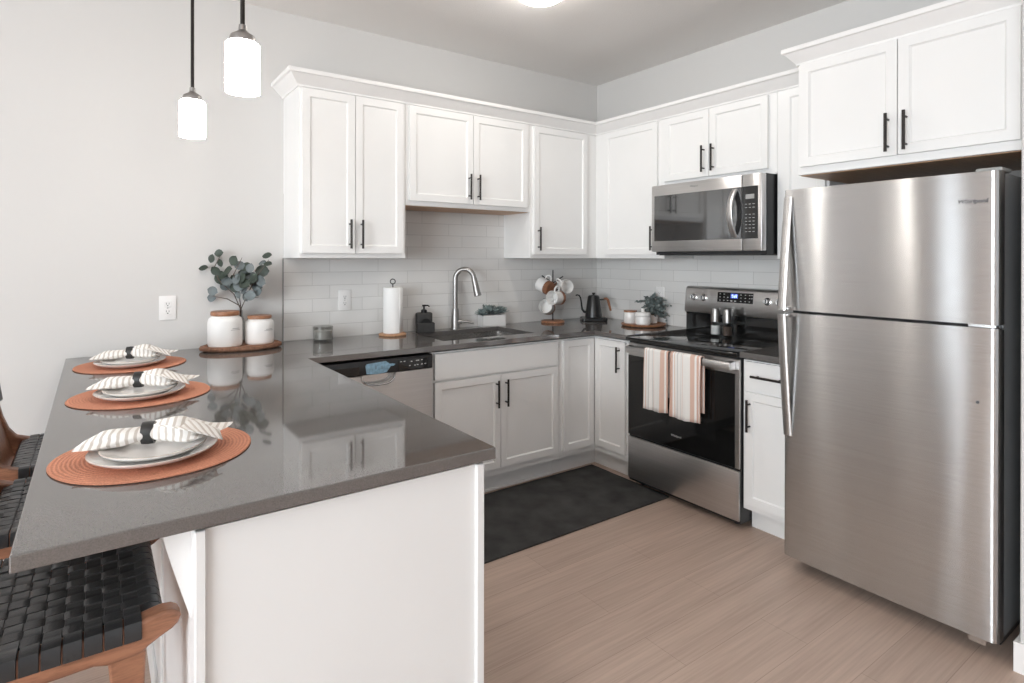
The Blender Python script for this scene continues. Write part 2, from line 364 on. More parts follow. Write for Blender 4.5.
# ------------------------------------------------------------------ room shell
ZC = 2.777; RX0, RY0 = -7.5, -7.5
bm = BM(); box(bm, RX0-0.2, 0.2, RY0-0.2, 0.2, -0.1, 0.0); struct('floor', bm, M['floor'])
bm = BM(); box(bm, RX0-0.2, 0.2, RY0-0.2, 0.2, ZC, ZC+0.1); struct('ceiling', bm, M['ceiling'])
bm = BM(); box(bm, RX0-0.2, 0.2, 0.0, 0.15, 0, ZC); struct('wall_back', bm, M['wall'])
bm = BM(); box(bm, 0.0, 0.15, -2.95, 0.0, 0, ZC); struct('wall_right', bm, M['wall'])
bm = BM(); box(bm, -0.776, 0.15, -2.96, -2.822, 0, ZC, 0.004); struct('wall_beside_fridge', bm, M['wall'])
bm = BM(); box(bm, -0.05, 0.15, RY0, -2.96, 0, ZC); struct('wall_living_right', bm, M['wall'])
def wall_with_opening(name, F, length, o0, o1, z0, z1):
    bm = BM()
    F.box(bm, 0, o0, -0.15, 0, 0, ZC); F.box(bm, o1, length, -0.15, 0, 0, ZC)
    F.box(bm, o0, o1, -0.15, 0, 0, z0); F.box(bm, o0, o1, -0.15, 0, z1, ZC)
    return bm
class OFrame(Frame):
    def __init__(s, O, U, N): super().__init__(U, N); s.O = Vector(O)
    def p(s, u, n, z): return s.O + super().p(u, n, z)
FRear = OFrame((0, RY0, 0), (-1, 0, 0), (0, 1, 0)); FLeft = OFrame((RX0, 0, 0), (0, -1, 0), (1, 0, 0))
struct('wall_front', wall_with_opening('', FRear, 7.5, 0.5, 4.1, 0.3, 2.4), M['wall'])
bm = wall_with_opening('', FLeft, 7.5, 2.5, 5.9, 0.4, 2.5)
bmesh.ops.delete(bm, geom=[f for f in bm.faces if f.calc_center_median().y > -2.45], context='FACES')
for q in ((0, 0.81, 0, ZC), (1.09, 2.5, 0, ZC), (0.81, 1.09, 0, 0.4), (0.81, 1.09, 2.5, ZC)): FLeft.box(bm, q[0], q[1], -0.15, 0, q[2], q[3])  # leaves an added narrow slot for the fridge streak lamp
struct('wall_left', bm, M['wall'])
def window(name, F, u0, u1, z0, z1):
    bm = BM()
    for a, b in ((u0, u0+0.06), (u1-0.06, u1), ((u0+u1)/2-0.03, (u0+u1)/2+0.03)): F.box(bm, a, b, -0.11, -0.04, z0, z1, 0.004)
    for a, b in ((z0, z0+0.06), (z1-0.06, z1), ((z0+z1)/2-0.02, (z0+z1)/2+0.02)): F.box(bm, u0, u1, -0.11, -0.04, a, b, 0.004)
    struct(name, bm, M['trimw'])
window('window_1', FRear, 0.5, 4.1, 0.3, 2.4); window('window_2', FLeft, 2.5, 5.9, 0.4, 2.5)
bm = BM()
for q in ((0.81, 0.84, 0.4, 2.5), (1.06, 1.09, 0.4, 2.5), (0.81, 1.09, 0.4, 0.44), (0.81, 1.09, 2.46, 2.5)): FLeft.box(bm, q[0], q[1], -0.11, -0.04, q[2], q[3], 0.004)
struct('streak_light_frame', bm, M['trimw'])  # frame of the added slot, made up to hold the fridge streak lamp
# baseboards
def baseboard(name, F, u0, u1):
    bm = BM(); prism(bm, [(0, 0), (0.013, 0), (0.013, 0.085), (0.008, 0.098), (0, 0.10)], lambda n, z, u: F.p(u, n, z), u0, u1)
    struct(name, bm, M['trimw'])
baseboard('baseboard_back', FB, RX0, -3.18)
bm = BM(); prism(bm, [(0.0, -2.809), (-0.789, -2.809), (-0.789, -2.973), (0.0, -2.973)], lambda x, y, z: Vector((x, y, z)), 0, 0.10)
struct('baseboard_stub', bm, M['trimw'])
# tiled backsplashes
bm = BM(); box(bm, -2.445, 0.0, -0.008, 0.0, 0.90, 1.75); struct('wall_back_tiles', bm, M['tile_back'])
bm = BM(); box(bm, -0.008, 0.0, -2.02, -0.008, 0.90, 1.75); struct('wall_right_tiles', bm, M['tile_right'])
bm = BM(); box(bm, -2.449, -2.444, -0.0105, 0.0, 0.914, 1.384); struct('trim_1', bm, M['nickel'])

# ------------------------------------------------------------------ cabinets
def shaker(bm, F, u0, u1, n0, z0, z1, th=0.020, fr=0.056, rec=0.008, flat=False):
    fs = F.box(bm, u0, u1, n0, n0+th, z0, z1)
    f = max(fs, key=lambda g: g.calc_center_median().dot(F.N))
    if flat:
        bmesh.ops.inset_region(bm, faces=[f], thickness=0.004, depth=0.003); return
    bmesh.ops.inset_region(bm, faces=[f], thickness=0.003, depth=0.002)
    bmesh.ops.inset_region(bm, faces=[f], thickness=fr, depth=0.0)
    bmesh.ops.inset_region(bm, faces=[f], thickness=0.0035, depth=-0.003)
    bmesh.ops.inset_region(bm, faces=[f], thickness=0.006, depth=-rec+0.003)
def door(F, u0, u1, n0, z0, z1, parent, name='door', **k):
    bm = BM(); shaker(bm, F, u0, u1, n0, z0, z1, **k)
    return part(name, bm, M['white'], parent, smooth=0)
def pull(F, u0, z0, u1, z1, n0, parent):
    """bar pull between (u0,z0) and (u1,z1) standing off the face n0"""
    bm = BM(); a, b = F.p(u0, n0+0.030, z0), F.p(u1, n0+0.030, z1)
    tube(bm, [a, b], 0.0062, 12)
    for t in (0.15, 0.85):
        p = a.lerp(b, t); tube(bm, [p, p - F.N*0.0302], 0.0045, 8)
    return part('handle', bm, M['bronze'], parent)
def carcass(F, u0, u1, n1, z0, z1, parent, name='body', mat='white', bottom=None):
    bm = BM(); F.box(bm, u0, u1, 0.0, n1, z0, z1, 0.0015)
    part(name, bm, M[mat], parent, smooth=0)
    if bottom:
        bm = BM(); F.box(bm, u0+0.002, u1-0.002, 0.012, n1-0.02, z0-0.002, z0+0.0005); part('bottom_panel', bm, M[bottom], parent, smooth=0, label='bare wood underside')
UB, UT = 1.386, 2.300; DT, DB = 2.277, 1.413
UG = 'white wall cabinets'
def upper(label, F, u0, u1, n1, z0, doors, zb, wallgap=0.0005, bottom=None, zt=UT, dt=DT):
    p0 = F.p((u0+u1)/2, wallgap, z0); t = thing('upper_cabinet', label, 'cabinet', (p0.x, p0.y, p0.z), group=UG)
    bm = BM(); F.box(bm, u0, u1, wallgap, n1, z0, zt, 0.0015); part('body', bm, M['white'], t, smooth=0)
    if bottom:
        bm = BM(); F.box(bm, u0+0.004, u1-0.004, 0.012, n1-0.02, z0-0.003, z0+0.001); part('bottom_panel', bm, M[bottom], t, smooth=0, label='bare wood underside')
    for a, b, side in doors:
        d = door(F, a, b, n1, zb, dt, t)
        h = {'r': b-0.031, 'l': a+0.031}[side]
        k = 0.014 if n1 > 0.5 else 0.025; pull(F, h, zb+k, h, zb+k+0.158, n1+0.02, d)
    return t
NU = 0.31
upper('two-door white wall cabinet at the end above the plant and candle', FB, -2.4445, -1.8365, NU, UB, [(-2.432, -2.148, 'r'), (-2.144, -1.858, 'l')], DB)
upper('short two-door white wall cabinet above the sink faucet', FB, -1.8355, -0.9225, NU, 1.696, [(-1.816, -1.384, 'r'), (-1.380, -0.955, 'l')], 1.7239, bottom='rawwood')
upper('tall single-door white wall cabinet above the mug tree', FB, -0.9215, -0.3105, NU, UB, [(-0.897, -0.414, 'l')], DB)
upper('tall single-door white wall cabinet in the corner beside the microwave', FR, 0.0005, 0.9395, NU, UB, [(0.408, 0.893, 'r')], DB)
upper('short two-door white wall cabinet directly above the microwave', FR, 0.9405, 1.6995, NU, 1.845, [(0.950, 1.283, 'r'), (1.287, 1.6535, 'l')], 1.8783)
upper('narrow white wall cabinet between the microwave and the fridge cabinet', FR, 1.7005, 1.973, NU, UB, [(1.738, 1.960, 'l')], DB)
t = upper('deep two-door white cabinet above the refrigerator', FR, 1.9745, 2.8205, 0.610, 1.778, [(1.992, 2.394, 'r'), (2.398, 2.785, 'l')], 1.8138, bottom='rawwood', dt=2.288, zt=2.31)
# crown mouldings
def sweep_profile(bm, path, prof):
    n = len(path); P = [Vector((x, y)) for x, y in path]; nor = []
    for i in range(n-1):
        d = (P[i+1]-P[i]).normalized(); nor.append(Vector((d.y, -d.x)))
    rings = []
    for i in range(n):
        a, b = nor[max(i-1, 0)], nor[min(i, n-2)]; m = (a+b).normalized(); m /= max(0.3, m.dot(a))
        rings.append([bm.verts.new((P[i].x + m.x*o, P[i].y + m.y*o, z)) for o, z in prof])
    k = len(prof)
    for a, b in zip(rings, rings[1:]):
        for j in range(k): bm.faces.new((a[j], a[(j+1) % k], b[(j+1) % k], b[j]))
    bm.faces.new(rings[0]); bm.faces.new(rings[-1][::-1])
crown = [(0.0, 2.285), (0.008, 2.285), (0.010, 2.293), (0.014, 2.297), (0.056, 2.340), (0.066, 2.343), (0.068, 2.348), (0.068, 2.363), (0.0, 2.363)]
bm = BM(); sweep_profile(bm, [(-2.4445, -0.0005), (-2.4445, -NU-0.001), (-NU-0.001, -NU-0.001), (-NU-0.001, -1.973)], crown)
struct('trim_2', bm, M['trimw'], smooth=25)
crown2 = [(o*0.80, z+0.008) for o, z in crown]
bm = BM(); sweep_profile(bm, [(-0.0005, -1.9735), (-0.611, -1.9735), (-0.611, -2.8205)], crown2)
struct('trim_3', bm, M['trimw'], smooth=25)

NBF = 0.610   # face of base cabinets
def base_cab(name, label, F, u0, u1, cat='cabinet'):
    p0 = F.p((u0+u1)/2, 0.3, 0); t = thing(name, label, cat, (p0.x, p0.y, 0))
    return t
# sink base
t = base_cab('sink_cabinet', 'white two-door base cabinet under the kitchen sink', FB, -1.826, -0.916)
bm = BM()
FB.box(bm, -1.826, -1.808, 0.02, NBF, 0.12, 0.874); FB.box(bm, -0.934, -0.916, 0.02, NBF, 0.12, 0.874)
FB.box(bm, -1.808, -0.934, 0.02, NBF, 0.12, 0.14); FB.box(bm, -1.808, -0.934, NBF-0.02, NBF, 0.70, 0.874); FB.box(bm, -1.808, -0.934, NBF-0.02, NBF, 0.14, 0.175)
part('body', bm, M['white'], t, smooth=0)
bm = BM(); FB.box(bm, -1.826, -0.916, 0.50, 0.535, 0.0, 0.13); FB.box(bm, -1.826, -0.916, 0.535, 0.547, 0.0, 0.018, 0.004); part('toe_kick', bm, M['white'], t, smooth=0)
bm = BM(); shaker(bm, FB, -1.812, -0.943, NBF, 0.722, 0.864, flat=True); part('false_drawer_front', bm, M['white'], t, smooth=0)
for a, b, h in ((-1.812, -1.381, -1.412), (-1.377, -0.943, -1.346)):
    d = door(FB, a, b, NBF, 0.164, 0.708, t); pull(FB, h, 0.522, h, 0.680, NBF+0.02, d)
# corner base
t = base_cab('corner_cabinet', 'white corner base cabinet with bifold door beside the range', FB, -0.915, 0.0)
bm = BM()
poly = [(-0.915, -0.02), (-0.915, -NBF), (-NBF, -NBF), (-NBF, -0.926), (-0.02, -0.926), (-0.02, -0.02)]
prism(bm, poly, lambda x, y, z: Vector((x, y, z)), 0.12, 0.874); part('body', bm, M['white'], t, smooth=0)
bm = BM(); prism(bm, [(-0.915, -0.5), (-0.915, -0.535), (-0.535, -0.535), (-0.535, -0.926), (-0.5, -0.926), (-0.5, -0.5)], lambda x, y, z: Vector((x, y, z)), 0, 0.13)
part('toe_kick', bm, M['white'], t, smooth=0)
door(FB, -0.893, -0.634, NBF, 0.164, 0.863, t)
d = door(FR, 0.634, 0.897, NBF, 0.164, 0.863, t); pull(FR, 0.852, 0.672, 0.852, 0.832, NBF+0.02, d)
# narrow base beside fridge
t = base_cab('drawer_cabinet', 'narrow white base cabinet with one drawer between range and refrigerator', FR, 1.696, 1.996)
bm = BM(); FR.box(bm, 1.696, 1.996, 0.02, NBF, 0.115, 0.874); part('body', bm, M['white'], t, smooth=0)
bm = BM(); FR.box(bm, 1.696, 1.996, 0.50, 0.535, 0.0, 0.13); part('toe_kick', bm, M['white'], t, smooth=0)
bm = BM(); shaker(bm, FR, 1.716, 1.984, NBF, 0.732, 0.868, flat=True); d = part('drawer', bm, M['white'], t, smooth=0)
pull(FR, 1.762, 0.800, 1.925, 0.800, NBF+0.02, d)
d = door(FR, 1.716, 1.984, NBF, 0.148, 0.714, t); pull(FR, 1.742, 0.520, 1.742, 0.680, NBF+0.02, d)
# peninsula
t = thing('peninsula_cabinet', 'white panelled peninsula base carrying the overhanging breakfast counter', 'cabinet', (-2.85, -1.1, 0))
bm = BM(); box(bm, -3.146, -2.530, -2.176, -0.002, 0.0, 0.872); part('body', bm, M['white'], t, smooth=0)
bm = BM(); box(bm, -3.1455, -2.5405, -2.190, -2.1765, 0.0, 0.872); part('end_panel', bm, M['white'], t, smooth=0)
for a, b in ((-3.165, -3.146), (-2.540, -2.518)):
    bm = BM(); box(bm, a, b, -2.200, -2.150, 0.0, 0.873, 0.002); part('corner_trim', bm, M['white'], t, smooth=0)
bm = BM(); box(bm, -3.158, -3.146, -2.149, -0.002, 0.0, 0.872)
for y in (-1.46, -0.74): box(bm, -3.164, -3.158, y-0.035, y+0.035, 0.10, 0.872, 0.001)
box(bm, -3.168, -3.158, -2.149, -0.002, 0.0, 0.10, 0.002)
part('back_panel', bm, M['white'], t, smooth=0)
for y in (-2.127, -1.10, -0.2):
    bm = BM()
    pts = [(-3.158, 0.884), (-3.220, 0.884), (-3.220, 0.868)]
    for k in range(9):
        s = k/8; pts.append((-3.214 + 0.056*s**1.1, 0.862 - 0.20*s))
    prism(bm, pts, lambda x, z, yy: Vector((x, yy, z)), y-0.022, y+0.022); part('bracket', bm, M['trimw'], t)

# ------------------------------------------------------------------ countertops
def slab(xs, ys, inside, z0, z1):
    bm = BM(); V = {}
    def v(i, j):
        if (i, j) not in V: V[(i, j)] = bm.verts.new((xs[i], ys[j], z1))
        return V[(i, j)]
    fs = []
    for i in range(len(xs)-1):
        for j in range(len(ys)-1):
            if inside((xs[i]+xs[i+1])/2, (ys[j]+ys[j+1])/2): fs.append(bm.faces.new((v(i, j), v(i+1, j), v(i+1, j+1), v(i, j+1))))
    r = bmesh.ops.extrude_face_region(bm, geom=fs)
    bmesh.ops.translate(bm, verts=[e for e in r['geom'] if isinstance(e, bmesh.types.BMVert)], vec=(0, 0, z0-z1))
    bmesh.ops.dissolve_limit(bm, angle_limit=0.01, verts=bm.verts[:], edges=bm.edges[:])
    return bm
SX0, SX1, SY0, SY1 = -1.690, -1.035, -0.505, -0.100
CT0, CT1 = 0.885, 0.914
xs = [-3.4298, -2.4954, SX0, SX1, -0.648, -0.009]; ys = [-2.2182, -0.932, -0.648, SY0, SY1, -0.009]
def in_counter(x, y):
    if SX0 < x < SX1 and SY0 < y < SY1: return False
    return x < -2.4954 or y > -0.648 or (x > -0.648 and y > -0.932)
t = solo('countertop', slab(xs, ys, in_counter, CT0, CT1), M['quartz'], 'polished grey-brown quartz countertop running from peninsula around the sink', 'countertop', (-2.0, -0.4, CT0), world=True, smooth=0)
# thin lid strips that close the gap between cabinets and slab
bevmod(t, 0.0025, 2)
bm = BM(); box(bm, -0.648, -0.009, -1.998, -1.6945, CT0, CT1); t = solo('countertop', bm, M['quartz'], 'short piece of grey quartz countertop between range and refrigerator', 'countertop', (-0.32, -1.85, CT0), world=True, smooth=0); bevmod(t, 0.0025, 2)
# ------------------------------------------------------------------ sink and faucet
t = thing('kitchen_sink', 'stainless steel undermount sink set into the grey counter', 'sink', (-1.36, -0.30, 0.68))
bm = BM()
r = [(SX0-0.012, SX1+0.012, SY0-0.012, SY1+0.012, 0.884), (SX0-0.004, SX1+0.004, SY0-0.004, SY1+0.004, 0.884), (SX0-0.004, SX1+0.004, SY0-0.004, SY1+0.004, 0.72), (SX0+0.02, SX1-0.02, SY0+0.02, SY1-0.02, 0.695)]
def rr(x0, x1, y0, y1, z, rad=0.04, n=5):
    out = []
    for cx, cy, a in ((x1-rad, y1-rad, 0), (x0+rad, y1-rad, 90), (x0+rad, y0+rad, 180), (x1-rad, y0+rad, 270)):
        for k in range(n+1):
            q = math.radians(a + 90*k/n); out.append(bm.verts.new((cx+rad*math.cos(q), cy+rad*math.sin(q), z)))
    return out
L = [rr(*q) for q in r]
for a, b in zip(L, L[1:]):
    for k in range(len(a)): bm.faces.new((a[k], a[(k+1) % len(a)], b[(k+1) % len(a)], b[k]))
bm.faces.new(L[-1]); o = part('basin', bm, M['sink'], t, recalc=True)
m = o.modifiers.new('wall', 'SOLIDIFY'); m.thickness = 0.0015; m.offset = -1
bm = BM(); lathe(bm, [(0, 0.6975), (0.02, 0.6975), (0.035, 0.7), (0.045, 0.6985), (0.046, 0.6955)], (-1.36, -0.30, 0)); part('drain', bm, M['chrome'], t)
t = thing('faucet', 'brushed nickel gooseneck kitchen faucet with pull-down spray head', 'faucet', (-1.353, -0.058, CT1))
X0, Y0 = -1.353, -0.058
bm = BM(); lathe(bm, [(0, 0.9142), (0.030, 0.9142), (0.030, 0.920), (0.0275, 0.926), (0.024, 1.02), (0.021, 1.05), (0, 1.05)], (X0, Y0, 0)); part('base', bm, M['nickel'], t)
dx, dy = 0.80, -0.60; R = 0.062
pts = [(X0, Y0, 1.045), (X0, Y0, 1.15), (X0, Y0, 1.250)]
for k in range(1, 13):
    a = PI - PI*0.97*k/12; pts.append((X0 + dx*(R + R*math.cos(a)), Y0 + dy*(R + R*math.cos(a)), 1.250 + R*math.sin(a)))
bm = BM(); tube(bm, pts, 0.0165, 16); part('neck', bm, M['nickel'], t)
e = Vector(pts[-1]); d = (e - Vector(pts[-2])).normalized()
bm = BM(); tube(bm, [e, e+d*0.01, e+d*0.06, e+d*0.120, e+d*0.124], [0.0175, 0.0185, 0.0200, 0.0255, 0.022], 16); part('spray_head', bm, M['nickel'], t)
bm = BM(); a = Vector((X0, Y0, 0.962)); q = Vector((0.82, -0.57, 0))
tube(bm, [a, a+q*0.03, a+q*0.042], [0.018, 0.018, 0.015], 14); tube(bm, [a+q*0.036, a+q*0.08+Vector((0, 0, 0.002)), a+q*0.125+Vector((0, 0, -0.012))], [0.009, 0.008, 0.0065], 10); part('lever', bm, M['nickel'], t)

# ------------------------------------------------------------------ dishwasher
t = thing('dishwasher', 'stainless steel dishwasher with black control strip beside the sink cabinet', 'dishwasher', (-2.135, -0.33, 0))
u0, u1 = -2.442, -1.834
bm = BM(); FB.box(bm, u0, u1, 0.03, 0.60, 0.10, 0.872); part('tub', bm, M['blackplastic'], t, smooth=0)
bm = BM(); FB.box(bm, u0+0.01, u1-0.01, 0.50, 0.56, 0.0, 0.105); part('toe_kick', bm, M['blackplastic'], t, smooth=0)
# door with the pocket cut out
pu0, pu1, pz = -2.232, -2.052, 0.745
bm = BM()
top = 0.797; arc = []
for k in range(13):
    a = PI + PI*k/12; arc.append(((pu0+pu1)/2 + (pu1-pu0)/2*math.copysign(abs(math.cos(a))**0.6, math.cos(a)), top + (top-pz)*math.copysign(abs(math.sin(a))**0.8, math.sin(a))))
poly = [(u0, 0.11), (u0, top)] + arc + [(u1, top), (u1, 0.11)]
prism(bm, poly, lambda u, z, n: FB.p(u, n, z), 0.60, 0.642); d = part('door', bm, M['steel_x'], t, smooth=20)
bm = BM(); tube(bm, [FB.p(u, 0.6425, z) for u, z in arc], 0.005, 8); part('pocket_rim', bm, M['chrome'], d)
bm = BM(); FB.box(bm, pu0, pu1, 0.600, 0.606, pz-0.002, 0.80); part('pocket_recess', bm, M['sink'], d, smooth=0)
bm = BM(); FB.box(bm, u0, u1, 0.60, 0.645, 0.799, 0.872, 0.006, 2); cp = part('control_panel', bm, M['blackplastic'], t)
for a, b, z in ((u0+0.01, -2.245, 0.845), (-2.035, u1-0.03, 0.858)):
    bm = BM(); FB.box(bm, a, b, 0.6452, 0.6462, 0.806, z); part('control_inlay', bm, M['blackglass'], cp, smooth=0)
bm = BM()
for k, (du, dz) in enumerate([(-0.06, 0.850), (-0.04, 0.850), (0.0, 0.846), (0.03, 0.848), (0.04, 0.848), (0.06, 0.849), (-0.01, 0.825), (0.02, 0.824), (0.035, 0.825), (0.06, 0.826), (0.08, 0.827)]):
    FB.box(bm, -1.965+du, -1.965+du+0.009, 0.6461, 0.6467, dz-0.002, dz+0.002)
part('button_lettering', bm, M['text_light'], cp, smooth=0)
bm = BM(); poly = [(-2.208, 0.806), (-2.214, 0.848), (-2.206, 0.856), (-2.105, 0.862), (-2.083, 0.846), (-2.066, 0.846), (-2.052, 0.842), (-2.062, 0.834), (-2.078, 0.834), (-2.100, 0.806), (-2.150, 0.800)]
prism(bm, poly, lambda u, z, n: FB.p(u, n, z), 0.6463, 0.6478)
tg_ = thing('dishwasher_tag', 'blue film tag stuck over the handle of the dishwasher', 'tag', (-2.14, -0.647, 0.80)); part('film', bm, M['tagblue'], tg_, smooth=0)
bm = BM()
for k in range(3): FB.box(bm, -2.160+k*0.016, -2.157+k*0.016, 0.6477, 0.6482, 0.826+0.004*math.sin(k*2), 0.836+0.006*math.cos(k*3))
part('print', bm, M['text_dark'], tg_, smooth=0)

# ------------------------------------------------------------------ range
RU0, RU1 = 0.934, 1.690
t = thing('range', 'stainless steel electric range with black glass cooktop and oven door', 'stove', (-0.33, -1.315, 0))
bm = BM(); FR.box(bm, RU0, RU1, 0.02, 0.6255, 0.03, 0.884); part('body', bm, M['blackplastic'], t, smooth=0)
for u in (RU0+0.06, RU1-0.06):
    for n in (0.08, 0.56):
        bm = BM(); p = FR.p(u, n, 0); lathe(bm, [(0, 0.0005), (0.018, 0.0005), (0.018, 0.008), (0.01, 0.012), (0.01, 0.032), (0, 0.032)], p, 12); part('foot', bm, M['blackplastic'], t)
bm = BM(); FR.box(bm, RU0-0.001, RU1+0.001, 0.100, 0.662, 0.886, 0.908, 0.005, 2); ck = part('cooktop', bm, M['blackglass'], t)
for (u, n, r_) in ((1.13, 0.24, 0.075), (1.50, 0.24, 0.09), (1.13, 0.49, 0.10), (1.50, 0.49, 0.075)):
    p = FR.p(u, n, 0.9082); bm = BM()
    for q in (r_,): lathe(bm, [(q-0.0012, 0), (q-0.0012, 0.0003), (q, 0.0003), (q, 0)], p, 40)
    part('burner_ring', bm, M['ringgrey'], ck)
# drawer
bm = BM(); FR.box(bm, RU0+0.001, RU1-0.001, 0.626, 0.640, 0.045, 0.300, 0.004, 2); part('storage_drawer', bm, M['steel_y'], t)
# oven door
bm = BM(); FR.box(bm, RU0+0.001, RU1-0.001, 0.626, 0.636, 0.312, 0.872, 0.002); od = part('oven_door', bm, M['steel_y'], t)
bm = BM(); FR.box(bm, RU0+0.0015, RU1-0.026, 0.6362, 0.6395, 0.314, 0.796, 0.001); part('glass', bm, M['blackglass'], od, smooth=0)
bm = BM(); FR.box(bm, 1.09, 1.55, 0.6396, 0.6400, 0.42, 0.70); part('window_pane', bm, M['ovenglass'], od, smooth=0)
bm = BM(); FR.box(bm, 0.955, 1.668, 0.672, 0.690, 0.817, 0.858, 0.006, 2)
for u in (0.957, 1.642): FR.box(bm, u, u+0.024, 0.634, 0.686, 0.815, 0.860, 0.004)
part('handle', bm, M['steel_y'], od)
lettering('badge', 'Whirlpool', 0.017, FR, 1.297, 0.6405, 0.385, M['text_light'], od)
# backguard
bm = BM(); FR.box(bm, RU0+0.004, RU1-0.004, 0.02, 0.085, 0.884, 1.040); part('rear_riser', bm, M['blackglass'], t, smooth=0)
prof = [(0.02, 1.034), (0.088, 1.032), (0.094, 1.040), (0.078, 1.185), (0.070, 1.198), (0.055, 1.203), (0.02, 1.203)]
bm = BM(); prism(bm, prof, lambda n, z, u: FR.p(u, n, z), RU0-0.006, RU1+0.004); bg = part('backguard', bm, M['steel_y'], t, smooth=50); bevmod(bg, 0.004, 2, 60)
def slope_n(z): return 0.094 - (z-1.040)/0.145*0.016
bm = BM(); F_ = FR
def slab_on_guard(bm, u0, u1, z0, z1, th):
    q = [(slope_n(z0)-0.001, z0), (slope_n(z0)+th, z0), (slope_n(z1)+th, z1), (slope_n(z1)-0.001, z1)]
    prism(bm, q, lambda n, z, u: FR.p(u, n, z), u0, u1)
slab_on_guard(bm, 1.175, 1.420, 1.112, 1.174, 0.002); dp = part('control_display', bm, M['blackglass'], bg, smooth=0)
bm = BM(); slab_on_guard(bm, 1.268, 1.318, 1.139, 1.168, 0.0026); part('lit_window', bm, M['display'], bg, smooth=0)
bm = BM()
for u, on in ((1.277, (1, 1, 1, 1, 0, 1, 1)), (1.290, (0, 1, 1, 0, 1, 1, 1)), (1.303, (1, 1, 1, 1, 1, 1, 1))):
    segs = [(0, .016, .009, .002), (0, .008, .009, .002), (0, 0, .009, .002), (0, .009, .002, .008), (0, 0, .002, .008), (.007, .009, .002, .008), (.007, 0, .002, .008)]
    for s, (a, b, w, h) in zip(on, segs):
        if s: slab_on_guard(bm, u+a, u+a+w, 1.1445+b, 1.1445+b+h, 0.003)
part('digits', bm, M['digits'], bg, smooth=0)
bm = BM()
for u in (1.19, 1.218, 1.245, 1.335, 1.365, 1.393, 1.408):
    for z in (1.122, 1.142, 1.161):
        if (u, z) in ((1.245, 1.161), (1.408, 1.122)): continue
        slab_on_guard(bm, u, u+0.009, z, z+0.004, 0.0026)
for u in (1.268, 1.295): slab_on_guard(bm, u, u+0.014, 1.120, 1.126, 0.0026)
part('button_lettering', bm, M['text_light'], bg, smooth=0)
for u in (0.998, 1.072, 1.513, 1.587):
    zc = 1.132; n = slope_n(zc); bm = BM()
    c0 = FR.p(u, n-0.001, zc); ax = (FR.N + Vector((0, 0, 0.11))).normalized()
    tube(bm, [c0, c0+ax*0.006, c0+ax*0.008, c0+ax*0.024, c0+ax*0.026], [0.023, 0.023, 0.0185, 0.0165, 0.014], 24)
    kn = part('knob', bm, M['chrome'], bg)
    bm = BM(); p = c0+ax*0.0255; box(bm, p.x-0.004, p.x+0.001, p.y-0.0025, p.y+0.0025, p.z-0.012, p.z+0.012); part('pointer', bm, M['blackplastic'], kn, smooth=0)
# dish towels on the oven handle
def towel(label, u0, u1, zf, zb, lean, seed):
    rnd = random.Random(seed); nu, path = 22, []
    for k in range(7): path.append((0.6655, zb + (0.842-zb)*k/6))
    for k in range(1, 8):
        a = PI - PI*k/8; path.append((0.681 + 0.0155*math.cos(a), 0.853 + 0.0135*math.sin(a)))
    for k in range(15): path.append((0.6965, 0.850 - (0.850-zf)*k/14))
    bm = BM(); rows = []; L = len(path)
    for i, (n, z) in enumerate(path):
        row = []
        for j in range(nu+1):
            s = j/nu; u = u0 + (u1-u0)*s
            fall = max(0, (i-13)/15) if i > 13 else 0
            fold = 0.0055*math.sin(s*2*PI*1.6+seed)+0.003*math.sin(s*2*PI*4.2+seed*2)
            nn = n + fold*fall + (0.004*fall if i > 13 else 0)
            zz = z + (lean*(s-0.5) - 0.006*math.sin(s*PI))*fall
            uu = u + 0.006*fall*math.sin(i*0.4+seed) * (s-0.5)
            row.append(bm.verts.new(FR.p(uu, nn, zz)))
        rows.append(row)
    for a, b in zip(rows, rows[1:]):
        for j in range(nu): bm.faces.new((a[j], a[j+1], b[j+1], b[j]))
    o = solo('dish_towel', bm, M['towel'], label, 'towel', tuple(FR.p((u0+u1)/2, 0.681, 0.866)), world=True, group='striped dish towels', smooth=60)
    m = o.modifiers.new('cloth', 'SOLIDIFY'); m.thickness = 0.003; m.offset = 1
    return o
towel('striped dish towel hanging nearer the corner cabinet on oven handle', 1.112, 1.284, 0.517, 0.60, 0.004, 1.0)
towel('striped dish towel hanging nearer the middle of the oven handle', 1.302, 1.502, 0.512, 0.56, 0.004, 3.0)

# ------------------------------------------------------------------ microwave
t = thing('microwave', 'stainless steel over-the-range microwave mounted under a short cabinet', 'microwave', (-0.2, -1.32, 1.41))
MU0, MU1 = 0.944, 1.690
bm = BM(); FR.box(bm, MU0, MU1, 0.009, 0.395, 1.409, 1.843, 0.002); part('body', bm, M['blackplastic'], t, smooth=0)
bm = BM(); FR.box(bm, MU0+0.03, MU1-0.03, 0.03, 0.40, 1.4055, 1.411); part('vent_grille', bm, M['blackplastic'], t, smooth=0)
bm = BM(); FR.box(bm, MU0, 1.573, 0.395, 0.440, 1.428, 1.841, 0.005, 2); d = part('door', bm, M['steel_y'], t)
bm = BM(); FR.box(bm, 1.575, MU1, 0.395, 0.440, 1.428, 1.841, 0.005, 2); cpn = part('control_panel', bm, M['steel_y'], t)
bm = BM(); FR.box(bm, 0.968, 1.572, 0.4395, 0.4425, 1.494, 1.776, 0.001); part('window_pane', bm, M['microglass'], d, smooth=0)
bm = BM(); FR.box(bm, 1.576, 1.668, 0.4395, 0.4425, 1.494, 1.776, 0.001); part('keypad', bm, M['blackglass'], cpn, smooth=0)
bm = BM(); FR.box(bm, 1.597, 1.648, 0.4426, 0.4432, 1.708, 1.733); part('display_screen', bm, M['greyplastic'], cpn, smooth=0)
bm = BM()
